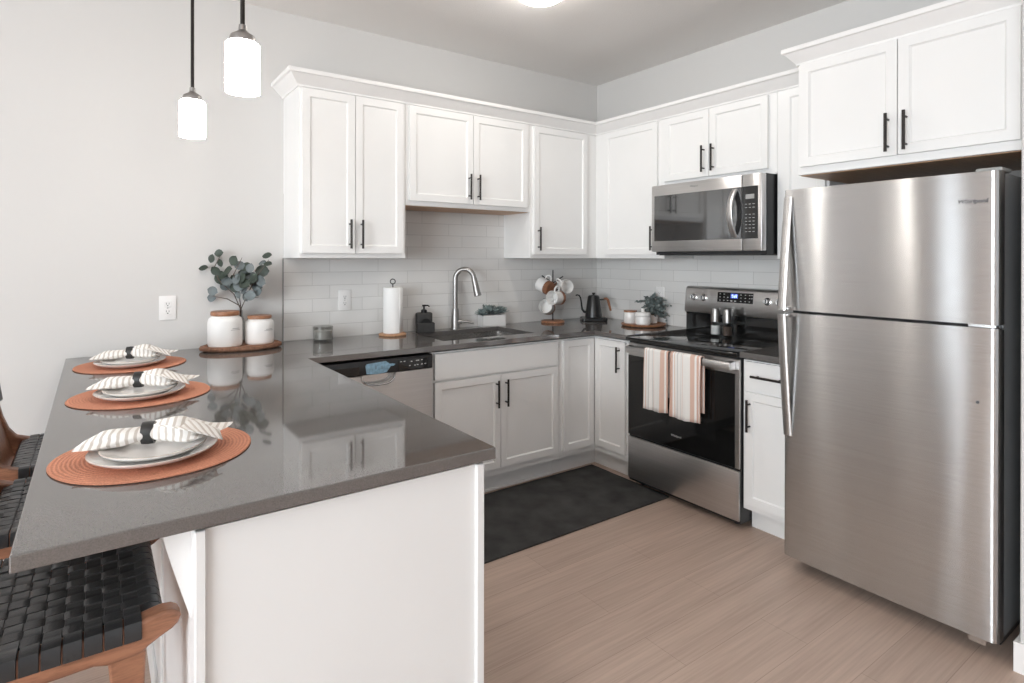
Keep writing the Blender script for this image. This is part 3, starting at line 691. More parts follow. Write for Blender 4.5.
for i in range(3):
    for j in range(9):
        if j in (6,): continue
        FR.box(bm, 1.594+i*0.022, 1.606+i*0.022, 0.4426, 0.4430, 1.530+j*0.0185, 1.5335+j*0.0185)
part('key_lettering', bm, M['text_ink'], cpn, smooth=0)
bm = BM(); pts = []
for k in range(13):
    s = k/12; pts.append((0.440 + 0.052*math.sin(PI*s)**0.75, 1.500 + 0.268*s))
rows = []
for n, z in pts:
    rows.append([bm.verts.new(FR.p(u, q, z)) for u, q in ((1.517, n-0.006), (1.517, n+0.005), (1.524, n+0.008), (1.542, n+0.008), (1.549, n+0.005), (1.549, n-0.006))])
for a, b in zip(rows, rows[1:]):
    for j in range(6): bm.faces.new((a[j], a[(j+1) % 6], b[(j+1) % 6], b[j]))
bm.faces.new(rows[0]); bm.faces.new(rows[-1][::-1]); part('handle', bm, M['steel_y'], d, smooth=28)
lettering('badge', 'Whirlpool', 0.013, FR, 1.262, 0.4405, 1.812, M['text_ink'], d)

# ------------------------------------------------------------------ refrigerator
t = thing('refrigerator', 'tall stainless steel top-freezer refrigerator against the wall end', 'refrigerator', (-0.42, -2.39, 0))
GU0, GU1 = 2.008, 2.768; NF = 0.797
bm = BM(); FR.box(bm, GU0+0.004, GU1-0.004, 0.04, 0.722, 0.055, 1.690, 0.006, 2); part('body', bm, M['gunmetal'], t)
bm = BM(); FR.box(bm, GU0+0.02, GU1-0.02, 0.06, 0.68, 0.012, 0.058); part('base_grille', bm, M['blackplastic'], t, smooth=0)
for u in (GU0+0.05, GU1-0.05):
    bm = BM(); lathe(bm, [(0, 0.0005), (0.02, 0.0005), (0.02, 0.02), (0, 0.02)], FR.p(u, 0.60, 0), 12); part('foot', bm, M['blackplastic'], t)
def fridge_door(name, z0, z1):
    poly = [(GU0, 0.732)]
    W_ = GU1-GU0
    for k in range(7):
        a = k/6*PI/2; poly.append((GU0 + 0.010*(1-math.cos(a)), NF-0.018 + 0.010*math.sin(a)))
    for k in range(1, 24):
        s = k/24; u = GU0 + 0.012 + (W_-0.034)*s
        poly.append((u, NF-0.008 + 0.008*(1-abs(2*s-1)**3.5)))
    for k in range(9):
        a = PI/2 - k/8*PI/2; poly.append((GU1-0.022 + 0.022*math.cos(a), NF-0.030 + 0.022*math.sin(a)))
    poly.append((GU1, 0.732))
    bm = BM(); prism(bm, poly, lambda u, n, z: FR.p(u, n, z), z0, z1)
    return part(name, bm, M['fridge'], t, smooth=30)
fz = fridge_door('freezer_door', 1.158, 1.692); fr = fridge_door('fridge_door', 0.062, 1.146)
bm = BM(); FR.box(bm, GU0+0.01, GU1-0.01, 0.718, 0.734, 0.07, 1.684); part('door_gasket', bm, M['blackplastic'], t, smooth=0)
def fridge_handle(parent, zend, zgrip):
    """blade that leaves the door at zend and stands furthest out at zgrip"""
    bm = BM(); rows = []; N = 16
    for k in range(N+1):
        s = k/N; z = zend + (zgrip-zend)*s
        n = NF-0.008 + 0.054*(0.75*s + 0.25*math.sin(s*PI/2))
        w = 0.040
        rows.append([bm.verts.new(FR.p(u, q, z)) for u, q in ((GU0+0.003, n-0.004), (GU0+0.001, n+0.004), (GU0+0.005, n+0.008), (GU0+w-0.004, n+0.008), (GU0+w, n+0.004), (GU0+w-0.008, n-0.004))])
    for a, b in zip(rows, rows[1:]):
        for j in range(6): bm.faces.new((a[j], a[(j+1) % 6], b[(j+1) % 6], b[j]))
    bm.faces.new(rows[0]); bm.faces.new(rows[-1][::-1])
    s = 1 if zgrip > zend else -1
    FR.box(bm, GU0+0.004, GU0+0.028, NF-0.012, NF+0.052, zgrip-0.012*s, zgrip, 0.002)
    part('handle', bm, M['steel_y'], parent, smooth=50)
fridge_handle(fz, 1.660, 1.160); fridge_handle(fr, 0.600, 1.144)
lettering('badge', 'Whirlpool', 0.0205, FR, 2.694, NF-0.0022, 1.590, M['text_dark'], fz, font_shear=0.15)
bm = BM(); p = FR.p(GU1-0.03, 0.70, 1.690); FR.box(bm, GU1-0.075, GU1+0.002, 0.66, 0.765, 1.691, 1.706, 0.006, 2); part('hinge_cover', bm, M['greyplastic'], t)
bm = BM(); FR.box(bm, GU1-0.09, GU1-0.012, 0.733, 0.775, 1.1475, 1.1565); part('hinge', bm, M['chrome'], t, smooth=0)
bm = BM(); FR.box(bm, GU1-0.085, GU1-0.035, 0.70, 0.786, 0.038, 0.061, 0.002); part('bottom_hinge', bm, M['chrome'], t, smooth=0)
bm = BM(); lathe(bm, [(0, 0), (0.005, 0), (0.004, 0.002), (0, 0.002)], (0, 0, 0), 12)
bmesh.ops.transform(bm, matrix=Matrix.Translation(FR.p(2.71, NF-0.003, 0.885)) @ Matrix.Rotation(-PI/2, 4, 'Y'), verts=bm.verts[:]); part('screw_plug', bm, M['text_dark'], fr)

# ------------------------------------------------------------------ wall outlets
def outlet(label, F, u, n, z, h=0.124, w=0.077):
    p = F.p(u, n, z-h/2); t = thing('wall_outlet', label, 'outlet', tuple(p))
    bm = BM(); F.box(bm, u-w/2, u+w/2, n, n+0.006, z-h/2, z+h/2, 0.0025, 2); part('cover_plate', bm, M['whiteplastic'], t)
    for dz in (0.0195, -0.0195):
        bm = BM(); F.box(bm, u-0.0165, u+0.0165, n+0.005, n+0.0078, z+dz-0.0145, z+dz+0.0145, 0.001); r = part('receptacle', bm, M['whiteplastic'], t)
        bm = BM()
        for du in (-0.007, 0.005): F.box(bm, u+du, u+du+0.0022, n+0.0077, n+0.0081, z+dz-0.002, z+dz+0.007)
        F.box(bm, u-0.003, u+0.003, n+0.0077, n+0.0081, z+dz-0.010, z+dz-0.005); part('slots', bm, M['slot'], r, smooth=0)
    bm = BM(); q = F.p(u, n+0.0062, z); box(bm, q.x-0.0025, q.x+0.0025, q.y-0.001, q.y+0.001, q.z-0.0025, q.z+0.0025); part('screw', bm, M['nickel'], t, smooth=0)
outlet('white duplex outlet on the painted wall beside the plant', FB, -3.014, 0.0003, 1.131)
outlet('white duplex outlet on the tiles between candle and paper towels', FB, -2.092, 0.0083, 1.134)
outlet('white duplex outlet on the tiles behind the small leafy plant', FR, 0.653, 0.0083, 1.120)

# ------------------------------------------------------------------ lamps
def pendant(label, x, y):
    t = thing('pendant_lamp', label, 'lamp', (x, y, 1.84), group='pendant lamps over the peninsula')
    z0, z1, r = 1.850, 1.988, 0.045
    bm = BM(); lathe(bm, [(0, ZC-0.0005), (0.06, ZC-0.0005), (0.06, ZC-0.012), (0.05, ZC-0.022), (0, ZC-0.024)], (x, y, 0), 28); part('canopy', bm, M['bronze'], t)
    bm = BM(); tube(bm, [(x, y, ZC-0.02), (x, y, 2.028)], 0.0062, 12); part('rod', bm, M['bronze'], t)
    bm = BM(); lathe(bm, [(0, 2.038), (0.010, 2.038), (0.011, 2.023), (0.016, 2.018), (0.031, 2.008), (0.034, 2.000), (0.034, 1.989), (0, 1.989)], (x, y, 0), 28); part('socket_cap', bm, M['nickel'], t)
    bm = BM(); lathe(bm, [(0, z1), (r-0.006, z1), (r, z1-0.006), (r, z0), (r-0.004, z0), (r-0.004, z1-0.008), (0, z1-0.008)], (x, y, 0), 36); part('shade', bm, M['shade'], t)
pendant('lit white cylinder pendant lamp on black rod, lower in view and nearer the wall', -3.012, -0.908)
pendant('lit white cylinder pendant lamp on black rod, larger and nearer the viewer', -2.980, -1.668)
LX, LY = -1.445, -1.080
t = thing('ceiling_light', 'round lit flush-mount light on the ceiling', 'lamp', (LX, LY, ZC-0.08))
bm = BM(); lathe(bm, [(0, ZC-0.0005), (0.140, ZC-0.0005), (0.140, ZC-0.020), (0.130, ZC-0.030), (0.120, ZC-0.030), (0, ZC-0.028)], (LX, LY, 0), 48); part('rim', bm, M['nickel'], t)
bm = BM(); lathe(bm, [(0.125, ZC-0.028)] + [(0.125*math.cos(a), ZC-0.028-0.048*math.sin(a)) for a in [k*PI/20 for k in range(1, 10)]] + [(0, ZC-0.076)], (LX, LY, 0), 48); part('diffuser', bm, M['dome'], t)

# ------------------------------------------------------------------ rug
bm = BM(); nx, ny = 40, 20; x0, x1, y0, y1 = -2.10, -0.60, -1.215, -0.575
rnd = random.Random(3)
rows = [[bm.verts.new((x0+(x1-x0)*i/nx, y0+(y1-y0)*j/ny, 0.009 + rnd.uniform(-0.001, 0.001))) for i in range(nx+1)] for j in range(ny+1)]
for a, b in zip(rows, rows[1:]):
    for i in range(nx): bm.faces.new((a[i], a[i+1], b[i+1], b[i]))
ed = [e for e in bm.edges if e.is_boundary]; r = bmesh.ops.extrude_edge_only(bm, edges=ed)
for v in [g for g in r['geom'] if isinstance(g, bmesh.types.BMVert)]: v.co.z = 0.0008
solo('rug', bm, M['rug'], 'charcoal grey plush runner rug on the floor before the sink', 'rug', (-1.35, -0.9, 0), world=True, smooth=60)

# ------------------------------------------------------------------ place settings
def napkin_bm():
    """linen napkin gathered at x = 0 through the ring, left end rolled flat, right end fanned"""
    bm = BM(); rows = []; N, K = 40, 28
    for i in range(N+1):
        s = i/N; x = -0.128 + 0.273*s; d = x
        if d < 0:
            q = -d/0.128; w = 0.019 + 0.030*math.sin(min(1, q*1.25)*PI/2)**0.8; h = 0.0165 + 0.004*math.sin(q*PI)
            if q > 0.72: e = (q-0.72)/0.28; w *= 1-0.06*e**1.6; h *= 1-0.60*e
        else:
            q = d/0.145; w = 0.019 + 0.036*math.sin(min(1, q*1.5)*PI/2); h = 0.0165 + 0.016*math.sin(min(1, q*1.2)*PI)
            if q > 0.7: e = (q-0.7)/0.3; w *= 1+0.10*e; h *= 1-0.80*e
        zc = 0.020 + (0.006*math.sin(min(1, q*1.6)*PI) if d > 0 else 0.0) - (0.010 if d < 0 else 0.004)*q
        row = []
        for k in range(K):
            a = 2*PI*k/K; f = 1 + (0.13*math.sin(a*3+q*4.0) + 0.07*math.sin(a*7+d*30))*min(1, q*2.2)
            y = w*math.cos(a)*f + 0.012*q*q*(-1 if d < 0 else 1)
            z = zc + h*(math.sin(a) if math.sin(a) > 0 else 0.75*math.sin(a))*f
            xo = x + (0.030*q*math.cos(a*1.0 + 0.6)*(q > 0.5)*(q-0.5)*2 if d > 0 else 0.02*q*max(0, q-0.6)*math.cos(a))
            row.append(bm.verts.new((xo, y, max(z, 0.0025))))
        rows.append(row)
    for a, b in zip(rows, rows[1:]):
        for k in range(K): bm.faces.new((a[k], a[(k+1) % K], b[(k+1) % K], b[k]))
    bm.faces.new(rows[0]); bm.faces.new(rows[-1][::-1])
    return bm
def napkin_flap():
    """pointed loose corner lying out of the fanned end"""
    bm = BM(); N, K = 14, 10; rows = []
    for i in range(N+1):
        s = i/N; x = 0.012 + 0.140*s; w = 0.014 + 0.046*math.sin(min(1, s*1.6)*PI/2)*(1-0.25*max(0, s-0.65)/0.35)
        row = []
        for k in range(K+1):
            q = k/K*2-1; y = q*w - 0.012*s
            z = 0.047 - 0.026*s*s - 0.008*q*q + 0.004*math.sin(q*5+s*3) + 0.006*math.sin(s*PI)
            row.append(bm.verts.new((x - 0.020*q*s, y, z)))
        rows.append(row)
    for a, b in zip(rows, rows[1:]):
        for k in range(K): bm.faces.new((a[k], a[k+1], b[k+1], b[k]))
    return bm
def plate_prof(r, h):
    return [(0, 0.002), (r*0.55, 0.002), (r*0.58, 0.0), (r*0.62, 0.0), (r*0.68, 0.003), (r*0.88, h*0.50), (r*0.985, h*0.88), (r, h), (r*0.985, h+0.0015), (r*0.90, h*0.88), (r*0.74, h*0.66), (r*0.68, h*0.52), (r*0.60, h*0.46), (0, h*0.44)]
places = [((-3.195, -1.775), 'nearest the open end of the peninsula', (-3.202, -1.818), (-3.212, -1.790), 0.02),
          ((-3.185, -1.052), 'in the middle of the peninsula', (-3.190, -1.092), (-3.194, -1.060), 0.0),
          ((-3.185, -0.368), 'nearest the back wall', (-3.190, -0.405), (-3.190, -0.372), 0.04)]
protos = None
for idx, ((mx, my), where, (px_, py_), (nx_, ny_), rz) in enumerate(places):
    rot = -0.34 + rz
    if protos is None:
        bm = BM(); wob = lambda k, r: 1 + 0.006*math.sin(k*5*2*PI/72)*(r > 0.2)
        lathe(bm, [(0, 0.0006), (0.208, 0.0006), (0.212, 0.0022), (0.210, 0.0042), (0.204, 0.0048), (0, 0.0044)], (0, 0, 0), 72, wob=wob)
        pm = solo('placemat', bm, M['placemat'], 'x', 'placemat', (mx, my, CT1), group='woven terracotta placemats')
        dp_ = thing('dinner_plate', 'x', 'plate', (px_, py_, CT1+0.005), group='dinner plates')
        bm = BM(); lathe(bm, plate_prof(0.134, 0.021), seg=64); part('dish', bm, M['plate'], dp_, world=False, smooth=50)
        bm = BM(); lathe(bm, [(0.1332, 0.0210), (0.1343, 0.0210), (0.1340, 0.0223), (0.1332, 0.0225)], seg=64); part('rim_line', bm, M['platerim'], dp_, world=False, label='thin brown rim line')
        sp = thing('salad_plate', 'x', 'plate', (px_, py_, CT1+0.0145), group='salad plates')
        bm = BM(); lathe(bm, plate_prof(0.110, 0.019), seg=64); part('dish', bm, M['plate'], sp, world=False, smooth=50)
        bm = BM(); lathe(bm, [(0.1092, 0.0190), (0.1103, 0.0190), (0.1100, 0.0203), (0.1092, 0.0205)], seg=64); part('rim_line', bm, M['platerim'], sp, world=False, label='thin brown rim line')
        nk = thing('napkin', 'x', 'napkin', (nx_, ny_, CT1+0.0320), rot, group='striped napkins')
        part('roll', napkin_bm(), M['napkin'], nk, world=False, smooth=70)
        o = part('loose_corner', napkin_flap(), M['napkin_fan'], nk, world=False, smooth=70); m = o.modifiers.new('cloth', 'SOLIDIFY'); m.thickness = 0.002
        bm = BM(); lathe(bm, [(0.0215, -0.013), (0.0262, -0.013), (0.0272, 0.0), (0.0262, 0.013), (0.0215, 0.013), (0.0215, -0.013)], (0, 0, 0), 32, sy=0.9)
        bmesh.ops.transform(bm, matrix=Matrix.Translation((0, 0, 0.0225)) @ Matrix.Rotation(PI/2, 4, 'Y'), verts=bm.verts[:])
        nr = solo('napkin_ring', bm, M['ring'], 'x', 'napkin ring', (nx_, ny_, CT1+0.0320), group='black napkin rings'); nr.rotation_euler = (0, 0, rot)
        protos = (pm, dp_, sp, nk, nr); cur = protos
    else:
        cur = (dup(protos[0], (mx, my, CT1), 0.5*idx), dup(protos[1], (px_, py_, CT1+0.005)), dup(protos[2], (px_, py_, CT1+0.0145)),
               dup(protos[3], (nx_, ny_, CT1+0.0320), rot), dup(protos[4], (nx_, ny_, CT1+0.0320), rot))
    for o, l in zip(cur, ('round woven terracotta placemat %s', 'white dinner plate on the placemat %s', 'small white salad plate topping the plate stack %s', 'white linen napkin with tan stripes %s', 'black napkin ring around the striped napkin %s')):
        o['label'] = l % where

# ------------------------------------------------------------------ canisters, board and eucalyptus
bm = BM(); rnd = random.Random(5); ph = [rnd.uniform(0, 6) for _ in range(6)]
wob = lambda k, r: 1 + 0.018*math.sin(k*3*2*PI/80+ph[0]) + 0.012*math.sin(k*7*2*PI/80+ph[1]) + 0.010*math.sin(k*13*2*PI/80+ph[2])
BX, BY = -2.690, -0.152
t = thing('serving_board', 'oval acacia wood board with bark edge under the white canisters', 'board', (BX, BY, CT1), -0.03)
lathe(bm, [(0, 0.0006), (0.186, 0.0006), (0.204, 0.007), (0.207, 0.018), (0.201, 0.027), (0.190, 0.028)], (0, 0, 0), 80, sx=0.94, sy=0.62, wob=wob); part('bark_edge', bm, M['bark'], t, world=False)
bm = BM(); lathe(bm, [(0.190, 0.0275), (0.180, 0.019), (0, 0.018), ], (0, 0, 0), 80, sx=0.94, sy=0.62, wob=wob); part('board_top', bm, M['acacia'], t, world=False)
def canister(label, x, y, z, r, hb, lid, txt):
    t = thing('canister', label, 'canister', (x, y, z), group='white canisters')
    bm = BM(); lathe(bm, [(0, 0.0005), (r*0.90, 0.0005), (r*0.96, 0.004), (r, 0.014), (r, hb*0.74), (r*0.985, hb*0.83), (r*0.93, hb*0.915), (r*0.80, hb*0.965), (r*0.765, hb*0.985), (r*0.765, hb), (0, hb)], seg=48); b_ = part('jar', bm, M['matteceramic'], t, world=False)
    bm = BM(); lathe(bm, [(0, hb), (r*0.80, hb), (r*0.835, hb+lid*0.2), (r*0.835, hb+lid*0.8), (r*0.80, hb+lid), (0, hb+lid)], seg=48); part('lid', bm, M['acacia'], t, world=False)
    # two short printed lines wrapped on the side facing the room
    bm = BM()
    for row, (zz, n, cw) in enumerate(((hb*0.60, 6, 0.0052), (hb*0.555, 9, 0.0048))):
        for k in range(n):
            a = math.radians(-62) + (k-(n-1)/2)*(cw+0.0012)/r; h = 0.0035 if row == 0 else 0.0026
            a0, a1 = a-cw/2/r, a+cw/2/r
            q = [Vector((math.cos(x)*(r+e), math.sin(x)*(r+e), 0)) for e in (-0.0005, 0.0006) for x in (a0, a1)]
            vs = [bm.verts.new(p + Vector((0, 0, zz+dz))) for dz in (-h/2, h/2) for p in q]
            for f in ((0, 1, 3, 2), (4, 6, 7, 5), (0, 4, 5, 1), (2, 3, 7, 6), (0, 2, 6, 4), (1, 5, 7, 3)): bm.faces.new([vs[i] for i in f])
    part('print', bm, M['text_ink'], b_, world=False, smooth=0)
    return t
canister('taller white ceramic canister with wooden lid on the oval board', -2.768, -0.135, CT1+0.0185, 0.082, 0.158, 0.022, 0)
canister('smaller white ceramic canister with wooden lid on the oval board', -2.600, -0.135, CT1+0.0185, 0.072, 0.132, 0.017, 0)
# eucalyptus in a slim glass bottle between the canisters
EX, EY = -2.682, -0.060; EZ = CT1+0.0185
t = thing('eucalyptus_stems', 'grey-green eucalyptus stems in a slim glass bottle behind the canisters', 'plant', (EX, EY, EZ))
bm = BM(); lathe(bm, [(0, 0.0005), (0.022, 0.0005), (0.024, 0.006), (0.024, 0.10), (0.021, 0.125), (0.014, 0.145), (0.013, 0.17), (0.0145, 0.175), (0.0125, 0.175), (0.0115, 0.146), (0.0195, 0.123), (0.0222, 0.10), (0.0222, 0.006), (0, 0.004)], (EX, EY, EZ), 28); part('bottle', bm, M['glass'], t)
IR = Vector((math.cos(YAW), -math.sin(YAW), 0)); IU = Vector((0, 0, 1)); IB = Vector((math.sin(YAW), math.cos(YAW), 0))
def leaf(bm, c, nrm, d, L, w, cup=0.12, n=6):
    """rounded leaf from its stalk point c along d with face normal nrm"""
    d = d.normalized(); s = nrm.cross(d).normalized(); nrm = d.cross(s).normalized()
    prev = None; rows = []
    for i in range(n+1):
        q = i/n; hw = w*math.sin(PI*min(1, max(0.0, q)))**0.62 if 0 < q < 1 else 0.0006
        row = []
        for k in (-1, -0.5, 0, 0.5, 1):
            row.append(bm.verts.new(c + d*L*q + s*hw*k + nrm*(cup*w*(k*k) - cup*L*0.5*q*q)))
        rows.append(row)
    for a, b in zip(rows, rows[1:]):
        for k in range(4): bm.faces.new((a[k], a[k+1], b[k+1], b[k]))
def img(dx, dz, dd=0.0): return Vector((EX, EY, EZ+0.185)) + IR*(dx*1.08+0.014*(dz > 0.02)) + IU*dz*1.08 + IB*(dd - (0.030 if dz > 0.03 else 0.0))
stems = [[(0, -0.16, 0), (0.0, 0.0, 0.0), (-0.03, 0.07, 0.0), (-0.095, 0.14, -0.02), (-0.115, 0.20, -0.03), (-0.085, 0.26, -0.03)],
         [(0, -0.16, 0), (0.004, 0.0, 0.0), (0.0, 0.09, -0.02), (-0.015, 0.17, -0.04), (0.03, 0.25, -0.05)],
         [(0, -0.16, 0), (0.006, 0.0, 0.0), (0.04, 0.08, 0.0), (0.09, 0.16, -0.02), (0.155, 0.24, -0.04)],
         [(0.002, 0.01, 0), (-0.05, 0.05, -0.03), (-0.115, 0.065, -0.05)],
         [(0.02, 0.04, 0), (0.06, 0.055, -0.03), (0.11, 0.06, -0.05)]]
bm = BM()
for st in stems:
    P_ = [img(*p) for p in st]; tube(bm, P_, [0.0026]*(len(P_)-1)+[0.0012], 6)
part('stem', bm, M['twig'], t)
spec = [(-0.125, 0.245, 0.026, 80, 0), (-0.092, 0.272, 0.026, 10, 0), (-0.088, 0.225, 0.024, -80, 0), (-0.155, 0.20, 0.026, 10, 0), (-0.092, 0.150, 0.043, 100, 0), (-0.040, 0.185, 0.036, 30, 0), (-0.012, 0.235, 0.032, 60, 0), (0.010, 0.212, 0.032, -30, 1), (0.038, 0.205, 0.034, 35, 0), (-0.028, 0.140, 0.034, -60, 0), (0.010, 0.115, 0.038, -20, 1),
        (0.055, 0.160, 0.034, 10, 1), (0.108, 0.185, 0.040, 0, 0), (0.110, 0.225, 0.024, 20, 1), (0.152, 0.260, 0.028, 10, 0), (0.155, 0.220, 0.026, 0, 0), (0.120, 0.140, 0.036, -30, 1), (0.088, 0.108, 0.034, -5, 1), (0.068, 0.068, 0.034, 0, 1), (-0.110, 0.090, 0.030, 160, 1), (-0.075, 0.110, 0.030, -40, 1), (-0.062, 0.165, 0.030, 200, 0), (0.03, 0.155, 0.034, 100, 0), (-0.005, 0.075, 0.030, -70, 1), (0.07, 0.20, 0.028, 70, 1), (0.035, 0.090, 0.026, 40, 1), (-0.128, 0.055, 0.028, 175, 1), (0.065, 0.13, 0.03, -60, 1), (-0.020, 0.105, 0.034, 200, 0), (0.022, 0.170, 0.036, -20, 0), (0.045, 0.125, 0.036, 150, 0), (0.000, 0.145, 0.034, 80, 1), (0.085, 0.150, 0.034, 60, 0), (-0.055, 0.135, 0.032, -20, 1), (0.03, 0.06, 0.03, -70, 1), (-0.105, 0.185, 0.030, 130, 0), (0.095, 0.085, 0.030, 20, 1)]
rnd = random.Random(11); b1, b2 = BM(), BM()
for dx, dz, L, ang, pale in spec:
    c = img(dx, dz, rnd.uniform(-0.05, 0.01)-0.01); a = math.radians(ang)
    d = (IR*math.cos(a) + IU*math.sin(a) + IB*rnd.uniform(-0.4, 0.2)).normalized()
    nrm = (-IB*0.8 + IU*rnd.uniform(0.0, 0.9) + IR*rnd.uniform(-0.7, 0.7)).normalized()
    nrm = (nrm - d*nrm.dot(d)).normalized()
    leaf(b2 if pale else b1, c - d*L*0.9, nrm, d, L*1.85, L*0.80)
part('dark_foliage', b1, M['leaf'], t, smooth=60, label='dark green round leaves'); part('pale_foliage', b2, M['leafpale'], t, smooth=60, label='pale grey leaves')

# candle
t = thing('candle_jar', 'short smoked glass candle jar on the counter by the tiles', 'candle', (-2.252, -0.105, CT1))
bm = BM(); lathe(bm, [(0, 0.0005), (0.050, 0.0005), (0.054, 0.004), (0.0555, 0.081), (0.054, 0.083), (0.0525, 0.081), (0.0515, 0.012), (0, 0.012)], seg=36); part('jar', bm, M['candleglass'], t, world=False)
bm = BM(); lathe(bm, [(0, 0.0125), (0.0505, 0.0125), (0.0512, 0.058), (0, 0.058)], seg=36); part('wax', bm, M['wax'], t, world=False)
bm = BM(); tube(bm, [(0, 0, 0.057), (0, 0, 0.068)], 0.0012, 6); part('wick', bm, M['black'], t, world=False)
bm = BM()
for k in range(3):
    a = math.radians(-48 + 0); 
    c = Vector((math.cos(a), math.sin(a), 0))*0.0557; s_ = Vector((-c.y, c.x, 0)).normalized()
    box(bm, *(sorted((c.x-0.0005, c.x+0.0005))), c.y-0.0008, c.y+0.0008, 0.03+k*0.012, 0.036+k*0.012)
part('print', bm, M['text_ink'], t, world=False, smooth=0)
# paper towel holder and roll
t = thing('paper_towel_holder', 'upright paper towel holder with wood slice base and wire loop', 'holder', (-1.826, -0.112, CT1))
bm = BM(); wob = lambda k, r: 1+0.03*math.sin(k*5*2*PI/48)+0.015*math.sin(k*11*2*PI/48)
lathe(bm, [(0, 0.0005), (0.080, 0.0005), (0.083, 0.006), (0.081, 0.013), (0.072, 0.015), (0, 0.015)], seg=48, wob=wob); part('base', bm, M['livewood'], t, world=False)
bm = BM(); tube(bm, [(0, 0, 0.014), (0, 0, 0.317)], 0.0035, 8); part('rod', bm, M['bronze'], t, world=False)
bm = BM(); ring_tube(bm, [IR*0.015*math.cos(2*PI*k/20) + IU*(0.329+0.015*math.sin(2*PI*k/20)) for k in range(20)], 0.003, 8); part('loop', bm, M['bronze'], t, world=False)
t2 = thing('paper_towel_roll', 'full white paper towel roll standing on the wooden holder', 'paper towel', (-1.826, -0.112, CT1+0.0155))
bm = BM(); lathe(bm, [(0.018, 0.0), (0.056, 0.0), (0.058, 0.002), (0.058, 0.276), (0.056, 0.278), (0.018, 0.278), (0.018, 0.0)], seg=48); part('paper', bm, M['paper'], t2, world=False)
bm = BM(); rows = []
for i in range(9):
    a = math.radians(-75 + 9*i); r_ = 0.0583 + 0.004*(i/8)**1.5
    rows.append([bm.verts.new((r_*math.cos(a), r_*math.sin(a), z)) for z in (0.002, 0.14, 0.276)])
for a, b in zip(rows, rows[1:]):
    for k in range(2): bm.faces.new((a[k], a[k+1], b[k+1], b[k]))
o = part('loose_sheet', bm, M['paper'], t2, world=False); m = o.modifiers.new('sheet', 'SOLIDIFY'); m.thickness = 0.0008
# soap dispenser
t = thing('soap_dispenser', 'matte black soap pump with built-in sponge holder beside the sink', 'soap dispenser', (-1.588, -0.070, CT1), -0.30)
bm = BM(); box(bm, -0.052, 0.052, -0.008, 0.046, 0.0006, 0.122, 0.010, 3); part('bottle', bm, M['soapblack'], t, world=False)
bm = BM()
poly = [(-0.052, -0.050), (0.052, -0.050), (0.052, -0.004), (-0.052, -0.004)]
box(bm, -0.056, 0.056, -0.058, -0.050, 0.0006, 0.062, 0.003); box(bm, -0.056, -0.049, -0.058, -0.006, 0.0006, 0.062, 0.003); box(bm, 0.049, 0.056, -0.058, -0.006, 0.0006, 0.062, 0.003); box(bm, -0.054, 0.054, -0.056, -0.006, 0.0006, 0.012, 0.002)
part('sponge_holder', bm, M['soapblack'], t, world=False)
bm = BM(); lathe(bm, [(0, -0.012), (0.034, -0.012), (0.036, 0), (0.034, 0.012), (0, 0.012)], seg=24)
bmesh.ops.transform(bm, matrix=Matrix.Translation((0.004, -0.029, 0.050)) @ Matrix.Rotation(PI/2, 4, 'X'), verts=bm.verts[:]); part('scrubber', bm, M['sponge'], t, world=False)
bm = BM(); lathe(bm, [(0, 0.121), (0.019, 0.121), (0.019, 0.138), (0.013, 0.142), (0.006, 0.144), (0.006, 0.160), (0.012, 0.161), (0.012, 0.172), (0, 0.173)], (0, 0.018, 0), seg=20); tube(bm, [(0, 0.018, 0.168), (0.02, -0.005, 0.169), (0.026, -0.022, 0.163)], 0.0042, 8); part('pump', bm, M['black'], t, world=False)
# succulent planter
t = thing('succulent_planter', 'white rectangular planter of grey-green succulents beside the faucet', 'planter', (-1.056, -0.052, CT1), -0.06)
bm = BM(); w, d, h = 0.092, 0.036, 0.078
box(bm, -w, w, -d, -d+0.006, 0.0006, h, 0.001); box(bm, -w, w, d-0.006, d, 0.0006, h, 0.001); box(bm, -w, -w+0.006, -d, d, 0.0006, h, 0.001); box(bm, w-0.006, w, -d, d, 0.0006, h, 0.001); box(bm, -w, w, -d, d, 0.0006, 0.008)
part('trough', bm, M['matteceramic'], t, world=False, smooth=0)
bm = BM(); box(bm, -w+0.006, w-0.006, -d+0.006, d-0.006, 0.06, 0.074); part('soil', bm, M['soil'], t, world=False, smooth=0)
rnd = random.Random(4)
for cx_, rr_, zz in ((-0.074, 0.058, 0.082), (-0.026, 0.074, 0.098), (0.026, 0.060, 0.084), (0.068, 0.066, 0.090)):
    bm = BM()
    for ringi, (num, el, ln) in enumerate(((9, 12, 1.0), (8, 38, 0.9), (6, 62, 0.75), (4, 80, 0.6))):
        for k in range(num):
            a = 2*PI*(k+0.5*ringi)/num + rnd.uniform(-.15, .15); e_ = math.radians(el+rnd.uniform(-6, 6))
            d_ = Vector((math.cos(a)*math.cos(e_), math.sin(a)*math.cos(e_)*0.85, math.sin(e_)))
            nn = Vector((-math.cos(a)*math.sin(e_), -math.sin(a)*math.sin(e_), math.cos(e_)))
            leaf(bm, Vector((cx_, 0, zz)), nn, d_, rr_*ln, rr_*0.25, cup=-0.25, n=5)
    part('succulent', bm, M['succ'], t, world=False, smooth=60)

